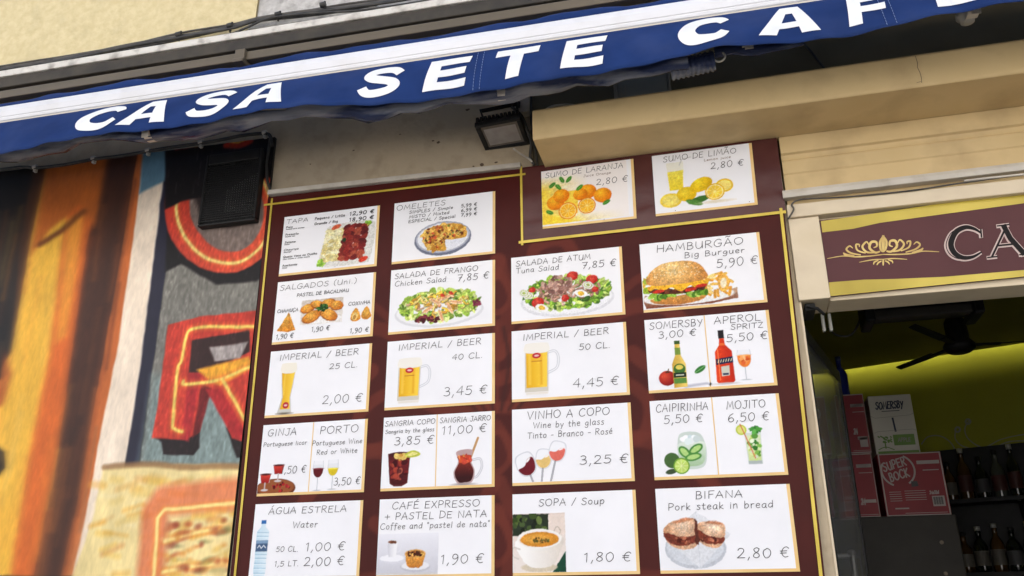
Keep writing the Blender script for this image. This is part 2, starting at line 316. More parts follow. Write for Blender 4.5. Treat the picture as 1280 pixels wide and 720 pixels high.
# ------------------------------------------------------------------ hand lettering (strokes; '~' = curved)
F = {}
for ln in r'''
A 7;0,0 3.4,10 6.6,0;1,3.6 6,3.9
B 6;.8,0 .8,10;~.8,9.8 3.6,9.8 4.8,7.8 3.4,5.6 1,5.2;~1,5.2 4.4,5 5.6,2.6 3.8,.3 .4,.1
C 7;~6.4,8.2 5.4,9.8 3,9.6 .8,6.6 .6,3 2.6,.3 5.2,.5 6.6,1.8
D 7;.8,0 .8,10;~.8,9.9 4.4,9.2 6.6,5.6 5.2,1.6 .3,.1
E 6;5.4,9.8 .9,9.8 .7,.2 5.6,.2;.8,5.3 4.6,5.5
F 5.6;5.6,9.8 .9,9.6 .8,0;.9,5.2 4.6,5.4
G 7.4;~6.4,8.4 5,9.9 2.6,9.4 .6,6 .8,2.4 3,.1 5.4,.6 6.4,3 6.5,4.4;3.9,4.5 7,4.5
H 6.8;.8,10 .7,0;6.2,10 6.1,0;.7,5 6.1,5.3
I 2.6;1.2,10 1.2,0
J 5.6;2,9.8 5.8,9.8;~4.4,9.8 4.5,3 3.4,.4 1.6,.1 .2,1.6
K 6.2;.8,10 .8,0;5.6,9.8 .9,4.6 6,0
L 5.4;.9,10 .8,.2 5.4,.2
M 8.4;.4,0 1.6,10 4.2,2.6 6.8,10 8,0
N 7.2;.8,0 .9,10 6.2,.2 6.4,10
O 8;~4,9.8 1.2,8.2 .5,4.6 2,.9 4.6,.2 7,2.4 7.4,6 5.8,9.2 3.8,9.8
P 5.8;.8,0 .8,10;~.8,9.9 4,9.8 5.6,7.6 4.2,5 .9,4.4
Q 8;~4,9.8 1.2,8.2 .5,4.6 2,.9 4.6,.2 7,2.4 7.4,6 5.8,9.2 3.8,9.8;4.6,2.8 7.6,-.8
R 6.4;.8,0 .8,10;~.8,9.9 4.2,9.8 5.4,7.8 4,5.6 .9,5;2.2,5.2 6.2,0
S 6;~5.4,8.8 4,9.9 1.6,9.2 1,7.2 2.8,5.6 4.8,4.2 5.2,2 3.4,.1 1.4,.4 .3,1.8
T 6.6;.1,9.8 6.6,9.8;3.4,9.8 3.3,0
U 6.8;~.8,10 .7,3.4 2,.3 4.2,.3 5.8,3 6.1,10;6.1,6 6.3,0
V 6.6;.2,10 3.2,0 6.4,10
W 9;.2,10 2.4,.2 4.6,8 6.6,.2 8.8,10
X 6;.4,10 5.8,0;5.6,10 .2,0
Y 6;.3,10 3,4.8;5.8,10 2.2,-1
Z 6;.6,9.8 5.8,9.8 .4,.2 6,.2
a 5.2;~4.4,5.6 2.6,6.2 .8,4.4 .6,1.6 2,.2 3.6,1.4 4.4,5.2;~4.4,5.8 4.3,1 5.1,.1
b 5.2;.8,10 .8,.1;~.8,3.6 2.4,6 4.2,5.2 4.6,2.6 3,.2 .8,.6
c 4.6;~4.2,5 2.8,6.1 .9,4.4 .7,1.8 2.2,.1 4.3,1
d 5.4;~4.4,5 2.6,6.1 .8,4.2 .6,1.5 2.2,.1 4.3,2.4;4.5,10 4.5,.1
e 4.8;~.7,3.2 3.8,3.6 4,5.2 2.6,6.1 .9,4.6 .7,1.8 2.2,.1 4.3,1
f 4;~4.2,9.2 3,10 2,8.6 1.8,4 1.6,-1.6;.3,5.8 3.6,6
g 5.2;~4.4,5.4 2.4,6.1 .7,4 1,1.4 2.6,.8 4.2,3;~4.4,5.8 4.4,0 3.4,-3 1.4,-3 .4,-1.8
h 5.2;.8,10 .8,0;~.8,3.6 2.6,6 4,5 4.4,0
i 2;1,5.8 1,0;1,8 1.1,7.6
j 2.4;~1.4,5.8 1.4,-1.4 .2,-2.8;1.4,8 1.5,7.6
k 4.8;.8,10 .8,0;4,5.8 .9,2.6 4.6,0
l 2;1,10 1,0
m 8;.8,5.9 .8,0;~.8,3.6 2.2,6 3.6,5.2 4,0;~4,3.6 5.6,6 6.8,5.2 7.2,0
n 5.2;.8,5.9 .8,0;~.8,3.6 2.6,6 4,5 4.4,0
o 5.2;~2.6,6.1 .9,4.8 .7,1.8 2.2,.1 4,.9 4.6,3.6 3.8,5.6 2.5,6.1
p 5.2;.8,5.9 .6,-3;~.8,3.8 2.4,6 4.2,5.2 4.6,2.6 3,.2 .8,.8
q 5.2;~4.4,5.2 2.4,6.1 .7,4 1,1 2.6,.3 4.2,2.6;4.5,5.9 4.5,-3
r 4;.8,5.9 .9,0;~.9,3.6 2,5.6 3.8,5.8
s 4.2;~3.8,5.4 2.4,6.1 1,5 2,3.5 3.6,2.2 3,.4 1.6,.1 .4,.9
t 4;~1.8,9 1.6,1.4 2.4,.1 3.8,.6;.2,6 3.8,6.2
u 5.2;~.8,5.9 .8,1.4 2.2,.1 3.8,1.4 4.4,5.9;4.4,5.9 4.5,.1
v 4.6;.3,5.9 2.2,.1 4.3,5.9
w 7;.4,5.9 2,.2 3.6,5 5,.2 6.6,5.9
x 4.6;.4,5.9 4.3,0;4.1,5.9 .2,0
y 4.8;.4,5.9 2.4,.6;4.4,5.9 1.4,-3
z 4.4;.5,5.8 4.1,5.8 .4,.2 4.2,.2
0 6.4;~3.2,9.6 1,7.6 .6,4 2,.4 4,.4 5.8,3.6 5.6,7.4 4,9.5 3,9.6
1 4.2;.8,8 2.6,9.8 2.5,0
2 6.2;~.8,7.8 2,9.6 4.4,9.2 5,6.8 3,3.4 .4,.3;.4,.3 5.8,.4
3 5.8;~.9,9 3,9.8 4.8,8 3.6,5.6 2,5.3;~2,5.3 4.8,4.6 5.2,1.8 3,.1 .4,.9
4 6.4;4.6,0 4.8,9.8 .4,3.2 6.2,3.4
5 6;5.4,9.6 1.5,9.6 1.1,5.6;~1.1,5.6 3.6,6.2 5.4,4 4.4,.9 2.2,.1 .4,1
6 6;~4.8,9.8 2,7.6 .6,3.6 1.6,.5 3.8,.2 5.4,2.4 4,4.9 1.8,4.4 .8,2.6
7 6;.4,9.6 5.8,9.6 2,0;1.8,5 5,5.2
8 6;~5,8.6 3.2,9.8 1.2,8.4 2,6 4.4,4 5,1.8 3,.1 .9,1.6 1.6,4 4.2,6.4 5,8.6
9 6;~5,6.6 3,4.8 1,6 1.4,9 3.6,9.7 5.1,7.4 4.8,3 2.6,-.4 1.4,-1
, 2.4;1.6,1.2 .5,-2
. 2;.9,.7 1,.1
/ 5;.4,-1 4.8,10
( 3.4;~3,10.6 1,7.6 1,2 2.8,-1.4
) 3.4;~.4,10.6 2.4,7.6 2.4,2 .6,-1.4
+ 6;3,8 3,1.6;.2,4.8 5.8,4.8
- 4.4;.6,3.6 3.8,3.8
" 3;.8,10.4 .7,7.8;2.2,10.4 2.1,7.8
€ 6.8;~6.2,8.4 4.8,9.8 2.8,9 1.4,6 1.6,2.4 3.4,.3 5.6,.8;.1,5.9 4.8,6.1;.1,3.9 4.4,4.1'''.strip().split('\n'):
    k, rest = ln[0], ln[2:].split(';'); st = []
    for q in rest[1:]:
        sm = q[0] == '~'; pts = [tuple(map(float, z.split(','))) for z in q.lstrip('~').split()]
        st.append(catmull(pts, 5) if sm else pts)
    F[k] = (float(rest[0]), st)
def _acc(base, *ex): return (F[base][0], F[base][1] + [catmull(e, 4) if len(e) > 2 else e for e in ex])
F['É'] = _acc('E', [(2.6, 11.2), (4.4, 13.2)]); F['Á'] = _acc('A', [(3, 11.4), (4.8, 13.4)]); F['é'] = _acc('e', [(2, 7.4), (3.6, 9.6)])
F['Ã'] = _acc('A', [(1.4, 11.6), (2.6, 12.8), (4, 11.8), (5.4, 13)]); F['Ç'] = _acc('C', [(3.8, .2), (4.2, -1.2), (2.6, -2.2)]); F['ç'] = _acc('c', [(2.6, .1), (2.8, -1), (1.6, -2)])
F[' '] = (3.6, [])

def ribbon(mb, pts, wd, P, off=0., wfun=None):
    """flat stroke along 2-D pts; P maps (u, v, height) to space"""
    q = [pts[0]]
    for p in pts[1:]:
        if abs(p[0] - q[-1][0]) + abs(p[1] - q[-1][1]) > 1e-6: q.append(p)
    if len(q) < 2: return
    n = len(q); vs = []
    for i, p in enumerate(q):
        d1 = np.array(q[i]) - np.array(q[i - 1]) if i else np.array(q[1]) - np.array(q[0])
        d2 = np.array(q[i + 1]) - np.array(q[i]) if i < n - 1 else d1
        d1 = d1 / np.linalg.norm(d1); d2 = d2 / np.linalg.norm(d2); t = d1 + d2
        l = np.linalg.norm(t); t = d2 if l < .25 else t / l
        k = 1 / max(.55, abs(t @ d2)); h = (wfun(i / (n - 1)) if wfun else wd) / 2 * k
        e = -.35 * wd * t if i == 0 else (.35 * wd * t if i == n - 1 else 0 * t)
        if wfun: e = 0 * t
        nn = np.array([-t[1], t[0]]); c = np.array(p) + e
        vs.append(P(*(c + nn * h), off)); vs.append(P(*(c - nn * h), off))
    mb.add(vs, [(2 * i, 2 * i + 1, 2 * i + 3, 2 * i + 2) for i in range(n - 1)])
def text(mb, s, u0, u1, base, cap, P, wd=1.9, seed=0, slant=.09, rot=0.):
    """write s between u0 and u1 (mm) on baseline v=base, capital height cap"""
    tot = sum(F[c][0] + 1.3 for c in s) - 1.3; kx = (u1 - u0) / tot; ky = cap / 10.; x = u0; g = random.Random(seed + len(s)); cr, sr = math.cos(rot), math.sin(rot)
    for c in s:
        wg, st = F[c]; jy = g.uniform(-.35, .35) * ky; js = g.uniform(.95, 1.06)
        for i, q in enumerate(st):
            pts = []
            for a_, b_ in q:
                uu = x + a_ * kx + slant * b_ * ky - u0; vv = -(b_ * ky * js) + jy
                pts.append((u0 + uu * cr - vv * sr, base + uu * sr + vv * cr))
            ribbon(mb, pts, wd, P, .00004 * (i + (1 if x else 0) % 2))
        x += (wg + 1.3) * kx

# ================================================================== GROUND
o = MB().box(-30, 30, -2.2, .35, -.3, 0).build('pavement', m_stone); o['kind'] = 'structure'
o = MB().box(-30, 30, -2.45, -2.2, -.3, .002).build('kerb', m_lip, bevel=.01); o['kind'] = 'structure'
o = MB().box(-60, 60, -60, -2.45, -.4, -.12).build('road', m_asphalt); o['kind'] = 'structure'

# house across the street, sunlit, behind the photographer
ob = thing('facing_house', 'plain pale house across the street with rows of tall windows', 'house')
m_face = mat('pale_facade', (.63, .63, .635), .9, (.59, .59, .59), 2, bump=.3, bscale=40); m_dkglass = mat('dark_window_glass', (.03, .035, .04), .08); m_shut = mat('green_shutter', (.06, .11, .08), .5)
MB().box(-16, 16, -17, -9, -.119, 11).build('house_wall', m_face, ob)
MB().box(-16.2, 16.2, -17.2, -8.8, 11.001, 11.25).build('roof_cornice', m_lip, ob)
for i in range(8):
    for k in range(3):
        x = -13.6 + i * 3.9; z = 1.2 + k * 3.4
        wf = MB(); wf.box(x - .62, x + .62, -9, -8.93, z - .08, z); wf.box(x - .62, x + .62, -9, -8.95, z + 1.9, z + 2.0); wf.box(x - .62, x - .52, -9, -8.95, z, z + 1.9); wf.box(x + .52, x + .62, -9, -8.95, z, z + 1.9); wf.box(x - .03, x + .03, -9, -8.955, z, z + 1.9)
        wf = wf.build('window', m_lip, ob); MB().box(x - .52, x + .52, -9, -8.985, z, z + 1.9).build('pane', m_dkglass, wf)
place(ob, (0, -9, -.119))
# ================================================================== BUILDING
bld = thing('cafe_building', 'yellow stucco cafe building with ochre ledge, weathered plaster strip and open doorway', 'building')
XL, XR = -5., 5.
xb = at(321, 10, 0).x
pA, pB = at(0, 96, -.15), at(591, 0, -.15)
def lipz(x): return pA.z + (pB.z - pA.z) * (x - pA.x) / (pB.x - pA.x)
def slab(x0, x1, y0, y1, zb0, zb1, zt0, zt1):   # box with sloping bottom/top
    return MB().hexa([(x0, y0, zb0), (x1, y0, zb1), (x1, y1, zb1), (x0, y1, zb0), (x0, y0, zt0), (x1, y0, zt1), (x1, y1, zt1), (x0, y1, zt0)])
def gridwall(name, x0, x1, z0f, z1, y0, m, amp=.004):
    nx, nz = 60, 40; c = MB(); vs = []
    for j in range(nz + 1):
        for i in range(nx + 1):
            x = x0 + (x1 - x0) * i / nx; z = z0f(x) + (z1 - z0f(x)) * j / nz
            vs.append((x, y0 + amp * math.sin(x * 5.1 + z * 3) * math.sin(z * 4.3 - x), z))
    c.add(vs, [(j * (nx + 1) + i, j * (nx + 1) + i + 1, (j + 1) * (nx + 1) + i + 1, (j + 1) * (nx + 1) + i) for j in range(nz) for i in range(nx)], True)
    c.box(x0, x1, y0 + .02, y0 + .35, z0f((x0 + x1) / 2), z1)
    return c.build(name, m, bld)
gridwall('stucco_wall', XL, xb, lambda x: lipz(x) + .02, 7.5, 0, m_stucco)
gridwall('bare_wall', xb, XR, lambda x: lipz(x) + .02, 7.5, .012, m_bare)
# cornice: painted lip with dark stepped underside
L0, L1 = lipz(XL), lipz(XR)
slab(XL, XR, -.15, .3, L0, L1, L0 + .034, L1 + .034).build('cornice_lip', m_lip, bld, .004)
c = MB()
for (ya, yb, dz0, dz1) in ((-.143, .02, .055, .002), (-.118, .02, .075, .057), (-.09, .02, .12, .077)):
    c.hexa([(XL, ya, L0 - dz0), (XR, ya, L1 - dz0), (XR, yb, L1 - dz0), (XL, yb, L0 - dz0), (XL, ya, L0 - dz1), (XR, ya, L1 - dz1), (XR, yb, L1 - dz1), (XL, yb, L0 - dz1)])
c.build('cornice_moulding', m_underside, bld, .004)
# lower wall with weathered plaster
xd = at(664, 125, .02).x
MB().box(XL, xd, .02, .35, 0, L1 - .1).build('plaster_wall', m_plaster, bld)
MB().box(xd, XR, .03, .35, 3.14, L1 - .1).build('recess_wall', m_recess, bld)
MB().box(xd, .9545, .02, .35, 0, 3.1365).build('pier_wall', m_plaster, bld)
c = MB(); g = random.Random(8)
for px, py, sz in ((585, 137, .012), (548, 178, .010), (541, 176, .006), (602, 206, .012), (613, 211, .014), (592, 208, .006), (500, 168, .005), (442, 188, .006), (388, 205, .005), (470, 150, .004), (620, 203, .007)):
    p = at(px, py, .019); n = 9; q = [(p.x + sz * g.uniform(.5, 1.3) * math.cos(t), .019, p.z + sz * g.uniform(.25, .7) * math.sin(t)) for t in np.linspace(0, 6.283, n + 1)[:-1]]; c.add(q, [tuple(range(n))[::-1]])
c.build('chipped_paint', mat('chipped_dark_render', (.13, .085, .05), .9, (.08, .055, .035), 60), bld)
# ochre ledge over the door
zl = 3.137; yl = -.205
c = MB(); XE = 4.0; x_l = at(666, 178, yl).x
c.prism([(yl, zl + .004), (yl + .006, zl), (.03, zl), (.03, zl + .118), (yl + .035, zl + .130), (yl + .008, zl + .122), (yl, zl + .112)], (x_l, 0, 0), (XE, 0, 0))
lb = c.build('ledge_beam', m_ochre, bld, .007, 3)
c = MB(); ribbon(c, [(x, z) for x, z in [(1.384, zl + .112), (1.386, zl + .085), (1.383, zl + .07), (1.387, zl + .05), (1.388, zl + .03), (1.386, zl + .012)]], .002, lambda u, v, h: Vector((u, yl - .0006, v)))
ribbon(c, [(1.372, zl + .014), (1.384, zl + .016)], .0015, lambda u, v, h: Vector((u, yl - .0007, v))); c.build('crack', m_recess, lb)
# fascia bands between ledge and door frame
c = MB(); xf = .96
c.prism([(.0, 3.1365), (.0, 3.072), (.010, 3.068), (.013, 3.050), (.006, 3.044), (.0085, 2.998), (.0125, 2.993), (.0135, 2.873), (.3, 2.873), (.3, 3.1365)], (xf, 0, 0), (XE, 0, 0))
c.build('fascia', m_ochre, bld, .002)
# door frame: header band, post, transom soffit, jambs
c = MB()
c.prism([(-.004, 2.826), (-.008, 2.872), (.2, 2.872), (.2, 2.826)], (.955, 0, 0), (2.4, 0, 0))
c.box(.955, 1.052, .006, .16, 2.535, 2.8255)
c.box(2.2, 2.4, .006, .16, 0, 2.8255)
c.build('door_frame', m_cream, bld, .003)
MB().box(1.0525, 2.1995, .03, .15, 2.532, 2.8255).build('transom', m_cream, bld, .002)
c = MB(); c.box(.9548, .963, .0225, .16, 0, 2.5345).build('door_jamb', m_cream, bld, .002)
MB().box(2.405, XE + 1, .02, .35, 0, 2.874).build('side_wall', m_plaster, bld)
# room behind the door
P0 = at(1060, 466, 3.35); P1 = None
dw = Vector((.94, -.345, 0)).normalized(); nw = Vector((dw.y, -dw.x, 0))     # wall runs right and nearer; nw faces the door
if nw.y > 0: nw = -nw
zc = P0.z
def wpt(t, z, off=0.): p = P0 + dw * t + nw * off; return Vector((p.x, p.y, z))
def wpix(px, py, off=0.):     # point on the angled wall seen at a pixel
    d = ray(px, py); D = Vector((d[0], d[2], -d[1])); O = Vector((CW[0], CW[2], ZA - CW[1])); q = wpt(0, 0, off)
    t = (q - O).dot(nw) / D.dot(nw); return O + D * t
c = MB(); a_, b_ = wpt(-1.6, 0), wpt(3.6, 0); bk = -nw * .2
c.hexa([a_, b_, b_ + bk, a_ + bk, a_ + Vector((0, 0, 3.6)), b_ + Vector((0, 0, 3.6)), b_ + bk + Vector((0, 0, 3.6)), a_ + bk + Vector((0, 0, 3.6))])
c.build('back_wall', m_wall_in, bld)
c = MB(); a1, b1 = wpt(-1.6, 0, .09), wpt(3.6, 0, .09)
c.add([(a1.x, a1.y, zc), (b1.x, b1.y, zc), (b1.x, .352, zc), (a1.x, .352, zc), (a1.x, a1.y, zc + .05), (b1.x, b1.y, zc + .05), (b1.x, .352, zc + .05), (a1.x, .352, zc + .05)],
      [(0, 1, 2, 3), (7, 6, 5, 4), (0, 4, 5, 1), (1, 5, 6, 2), (2, 6, 7, 3), (3, 7, 4, 0)])
c.build('ceiling', m_ceil_in, bld)
MB().box(a_.x - .1, b_.x + .1, .352, 5, 3.4, 3.6).build('roof_slab', m_ceil_in, bld)
MB().box(a_.x - .2, a_.x, .352, 5, 0, 3.6).build('inner_side_wall', m_wall_in, bld)
MB().box(b_.x, b_.x + .2, .352, 5, 0, 3.6).build('inner_side_wall', m_wall_in, bld)
MB().box(a_.x - .2, b_.x + .2, .352, 5, -.1, .05).build('room_floor', m_floor_in, bld)
MB().box(a_.x - .2, .94, .351, .36, 0, 3.6).build('inner_front_wall', m_ceil_in, bld)
MB().box(2.42, b_.x + .2, .351, .36, 0, 3.6).build('inner_front_wall', m_ceil_in, bld)
MB().box(.941, 2.419, .301, .36, 2.83, 3.6).build('inner_front_wall', m_ceil_in, bld)

# cove light above the back wall
cl = thing('cove_light', 'hidden strip lamp washing the top of the lime yellow wall behind the dropped ceiling', 'lamp')
m_led = bpy.data.materials.new('cove_lamp_glow'); m_led.use_nodes = True; t = m_led.node_tree; B = t.nodes['Principled BSDF']
B.inputs['Base Color'].default_value = (.8, .8, .7, 1); B.inputs['Emission Color'].default_value = (1, .95, .6, 1); B.inputs['Emission Strength'].default_value = 5.
c = MB(); p, q = wpt(-1.2, zc + .1, .12), wpt(3.4, zc + .1, .12)
c.tube([p, q], .012, 8); c.build('lamp_tube', m_led, cl)
c = MB(); c.tube([p + Vector((0, 0, -.026)), q + Vector((0, 0, -.026))], .012, 6); c.build('lamp_housing', m_alu, cl); place(cl, p)

# wall decal
def wallP(u, v, h): p = wpix(u, v, .004); return p
c = MB()
for pts, wd in (([(1152, 555), (1160, 546), (1175, 545), (1188, 553), (1195, 566), (1197, 582)], 1.6),
                ([(1195, 535), (1194, 548), (1202, 557), (1218, 561), (1234, 558), (1252, 549), (1280, 543), (1310, 541)], 1.5),
                ([(1211, 526), (1206, 536), (1210, 548), (1224, 558), (1240, 560), (1262, 552), (1290, 551)], 1.5)):
    ribbon(c, catmull(pts, 6), wd, wallP, 0)
for x, y in ((1197, 537), (1210, 527)):
    ribbon(c, [(x + 3 * math.cos(k), y + 3 * math.sin(k)) for k in np.linspace(0, 6.0, 14)], 2.4, wallP, 0)
tag(c.build('wall_decal', m_decal), 'pale curling vine decal on the lime yellow wall', 'decal')

# ================================================================== MURAL
mu = thing('mural', 'printed mural of painted orange streaks and neon letter sign left of the menu board', 'mural')
def P2(px, py): p = at(px, py, .004); return (p.x * 1000, -p.z * 1000)
def PP(l): return [P2(*q) for q in l]
u0, u1 = P2(-260, 400)[0], -1012.; zt0, zt1 = 3.500, 3.445
cv = Cv(u0, -3520, u1, -1150, 4., (28, 23, 20))
g = random.Random(4)
def streak(xs_top, xs_bot, y0, y1, c, soft=3, op=1.): cv.poly(PP([(xs_top[0], y0), (xs_top[1], y0), (xs_bot[1], y1), (xs_bot[0], y1)]), c, soft=soft, op=op)
# streaks: boundaries traced at several heights
ys = [190, 300, 440, 560, 620, 720]
S = {'brown': ([45, 25, 12, -30, -40, -60], [62, 38, 16, -20, -30, -45], (72, 42, 22)),
     'yellow': ([62, 38, 14, -60, -80, -110], [100, 82, 66, 42, 32, 20], (240, 184, 62)),
     'orange': ([96, 78, 62, 38, 28, 14], [134, 112, 92, 78, 66, 48], (214, 104, 38)),
     'dark': ([132, 110, 90, 74, 62, 42], [178, 158, 132, 112, 100, 78], (70, 40, 28)),
     'rust': ([172, 154, 130, 108, 98, 76], [184, 168, 148, 126, 118, 92], (196, 104, 48)),
     'cream': ([180, 166, 146, 122, 112, 90], [214, 196, 180, 160, 150, 140], (246, 228, 205)),
     'navy': ([208, 195, 178, 160, 150, 140], [226, 212, 194, 176, 168, 160], (38, 38, 56))}
for k, (l_, r_, col_) in S.items():
    cv.poly(PP(list(zip(l_, ys)) + list(zip(r_, ys))[::-1]), col_, soft=2.2)
cv.poly(PP([(62, 185), (136, 185), (118, 285), (100, 255), (62, 288), (38, 320), (44, 290)]), (186, 98, 36), soft=5)       # dull orange top
cv.poly(PP([(85, 275), (105, 262), (96, 340), (82, 420), (70, 430)]), (232, 150, 50), soft=6)
cv.line(PP([(50, 306), (75, 290), (104, 264)]), 26, (112, 62, 26), soft=4)
cv.line(PP([(-4, 440), (6, 470), (-2, 500)]), 60, (150, 50, 22), soft=6, op=.7); cv.line(PP([(4, 385), (-4, 470)]), 40, (24, 18, 16), soft=4)
cv.poly(PP([(-5, 555), (5, 565), (6, 585), (-5, 600)]), (22, 16, 14), soft=2)
cv.poly(PP([(178, 188), (212, 188), (206, 226), (174, 243)]), (98, 138, 160), soft=4)                                       # blue patch
for k in range(46):
    yy = g.uniform(190, 640); j = np.interp(yy, ys, [(a + b) / 2 for a, b in zip(S['dark'][0], S['dark'][1])]) + g.uniform(-24, 24); L_ = g.uniform(60, 170)
    j2 = j - L_ * .17 + g.uniform(-4, 4)
    cv.line(PP([(j, yy), ((j + j2) / 2 + g.uniform(-2, 2), yy + L_ / 2), (j2, yy + L_)]), g.uniform(3, 11), g.choice([(196, 96, 40), (44, 26, 20), (150, 70, 34), (110, 92, 74), (60, 34, 24), (216, 124, 50), (34, 24, 20)]), soft=6, op=g.uniform(.2, .5), smooth=True)
for k in range(46):
    yy = g.uniform(240, 700); j = np.interp(yy, ys, [45, 30, 22, 10, 0, -10]) + g.uniform(-45, 72); L_ = g.uniform(50, 140); j2 = j - L_ * .2
    cv.line(PP([(j, yy), (j2, yy + L_)]), g.uniform(5, 18), g.choice([(246, 196, 80), (236, 160, 50), (222, 120, 44), (250, 214, 120), (214, 104, 40)]), soft=7, op=g.uniform(.15, .4))
# neon sign board
cv.poly(PP([(226, 150), (400, 150), (400, 588), (174, 588), (194, 440), (212, 300)]), (128, 126, 118), soft=2)
cv.poly(PP([(192, 470), (400, 470), (400, 590), (172, 590)]), (136, 160, 158), soft=14, op=.75)
sgn = cv._sd(PP([(226, 150), (400, 150), (400, 588), (174, 588), (194, 440), (212, 300)]), True) < 0
cv.poly(PP([(205, 150), (400, 150), (400, 300), (320, 352), (270, 356), (226, 330), (206, 340), (212, 240)]), (22, 18, 20), soft=3)
RED, RED2, DRED = (206, 62, 46), (176, 40, 44), (110, 24, 26)
def ringpts(cx, cy, rx, ry, a0, a1, rot=-14, n=40):
    r_ = rad(rot); return [(cx + rx * math.cos(t) * math.cos(r_) - ry * math.sin(t) * math.sin(r_), cy + rx * math.cos(t) * math.sin(r_) + ry * math.sin(t) * math.cos(r_)) for t in np.linspace(rad(a0), rad(a1), n)]
cv.poly(PP(ringpts(278, 264, 72, 78, 0, 360)), hg(RED, (226, 84, 54), u1 - 500, u1 - 60), soft=2)
cv.poly(PP(ringpts(283, 258, 46, 58, 0, 360)), (128, 112, 104), soft=2); cv.poly(PP(ringpts(283, 238, 42, 46, 0, 360)), (40, 30, 30), soft=6, op=.8)
cv.line(PP(ringpts(280, 262, 59, 68, -60, 215)), 26, (236, 120, 60), soft=5, op=.7); cv.line(PP(ringpts(280, 262, 59, 68, -60, 215)), 13, (255, 226, 130), soft=2)
cv.poly(PP([(220, 172), (252, 168), (248, 186), (222, 190)]), (150, 40, 30), soft=3); cv.ell(*P2(244, 180), 16, 16, (235, 160, 60), soft=4)
cv.line(PP([(278, 182), (296, 184), (314, 178)]), 40, (190, 60, 40), soft=3); cv.line(PP([(282, 178), (296, 180), (312, 175)]), 12, (240, 190, 80), soft=2)
cv.poly(PP([(207, 140), (348, 140), (346, 218), (300, 232), (256, 246), (226, 252), (206, 262)]), (20, 16, 18), soft=3)
cv.line(PP([(222, 184), (236, 181), (250, 178)]), 34, (150, 40, 30), soft=3); cv.ell(*P2(246, 181), 13, 13, (235, 160, 60), soft=4)
cv.line(PP([(284, 181), (298, 182), (312, 176)]), 34, (180, 54, 38), soft=3); cv.line(PP([(288, 178), (298, 178), (310, 173)]), 11, (236, 186, 80), soft=2)
for k in range(60):
    x, y = g.uniform(210, 340), g.uniform(176, 300); cv.line(PP([(x, y), (x - 1, y + g.uniform(5, 14))]), 3.2, (96, 90, 92), op=.55 if y < 236 else .0)
# letter R
cv.poly(PP([(202, 553), (190, 545), (232, 548), (250, 536), (250, 560), (242, 569), (204, 568)]), (34, 22, 24), soft=1.5)
cv.poly(PP([(282, 534), (304, 552), (400, 560), (400, 575), (296, 572)]), (34, 22, 24), soft=1.5)
cv.poly(PP([(210, 406), (250, 396), (400, 380), (400, 440), (400, 500), (320, 520), (318, 556), (290, 548), (262, 486), (250, 540), (232, 550), (190, 548), (198, 500)]), RED, soft=1.5)
cv.poly(PP([(240, 425), (312, 413), (312, 440), (256, 466), (236, 466)]), (54, 30, 28), soft=1.5); cv.poly(PP([(262, 434), (310, 428), (300, 448), (268, 452)]), (170, 160, 156), soft=2)
cv.poly(PP([(236, 466), (252, 466), (236, 552), (226, 548)]), RED2, soft=3); cv.poly(PP([(252, 478), (264, 486), (250, 540), (240, 548)]), DRED, soft=2)
cv.poly(PP([(246, 462), (310, 446), (318, 458), (276, 482), (262, 476)]), (250, 176, 50), soft=3)
cv.poly(PP([(256, 486), (276, 486), (314, 552), (292, 548)]), (184, 40, 42), soft=2)
for pts in ([(330, 408), (300, 409), (262, 408), (242, 411), (233, 419), (227, 450), (222, 463), (216, 527), (218, 536), (227, 540)], [(229, 477), (232, 481), (272, 475), (300, 464), (330, 450)], [(278, 474), (292, 500), (305, 524)]):
    cv.line(PP(catmull(pts, 5)), 30, (250, 130, 60), soft=5, op=.55); cv.line(PP(catmull(pts, 5)), 12, (255, 226, 110), soft=2)
n_ = vnoise(cv.X / 8, cv.Y / 22, 11) * .6 + vnoise(cv.X / 5, cv.Y / 11, 12) * .4
cv.img = np.where(sgn[..., None], cv.img * (.97 + .36 * (n_[..., None] - .5)) + 45 * np.clip(n_[..., None] - .66, 0, 1), cv.img)
# lower yellow panel with the outline of a letter
low = [(128, 586), (180, 580), (400, 582), (400, 900), (20, 900), (98, 700), (118, 640)]
cv.poly(PP(low), (244, 222, 156), soft=3)
cv.line(PP([(130, 584), (180, 580), (240, 584), (330, 582)]), 22, (150, 110, 70), soft=3, op=.8)
lowm = cv._sd(PP(low), True) < -4
for k in range(150):
    x, y = g.uniform(110, 320), g.uniform(592, 790); a = g.uniform(-.5, .3); L_ = g.uniform(8, 28)
    cv.line(PP([(x, y), (x + L_ * math.cos(a), y + L_ * math.sin(a))]), g.uniform(10, 26), g.choice([(246, 222, 150), (240, 190, 70), (232, 168, 60), (250, 236, 190), (214, 140, 70), (244, 206, 110), (226, 190, 100)]), soft=4, op=g.uniform(.25, .6))
cv.line(PP([(184, 760), (190, 700), (194, 640), (204, 626), (330, 612)]), 110, (222, 104, 66), soft=8, op=.72)
for pts in ([(188, 780), (194, 700), (197, 648), (205, 638), (260, 632), (330, 624)], [(204, 716), (240, 708), (330, 700)], [(206, 676), (250, 664), (330, 655)]):
    cv.line(PP(pts), 26, (238, 150, 70), soft=4, op=.7); cv.line(PP(pts), 13, (255, 226, 140), soft=2)
for k in range(70):
    x, y = g.uniform(208, 300), g.uniform(650, 720)
    cv.ell(*P2(x, y), g.uniform(8, 24), g.uniform(5, 12), g.choice([(150, 60, 40), (230, 150, 60), (120, 120, 70), (250, 220, 150), (214, 120, 50), (236, 190, 90), (190, 90, 50)]), g.uniform(-20, 10), soft=3, op=.65)
kb = np.exp(-.5 * (np.arange(-9, 10) / 4.) ** 2); kb /= kb.sum()
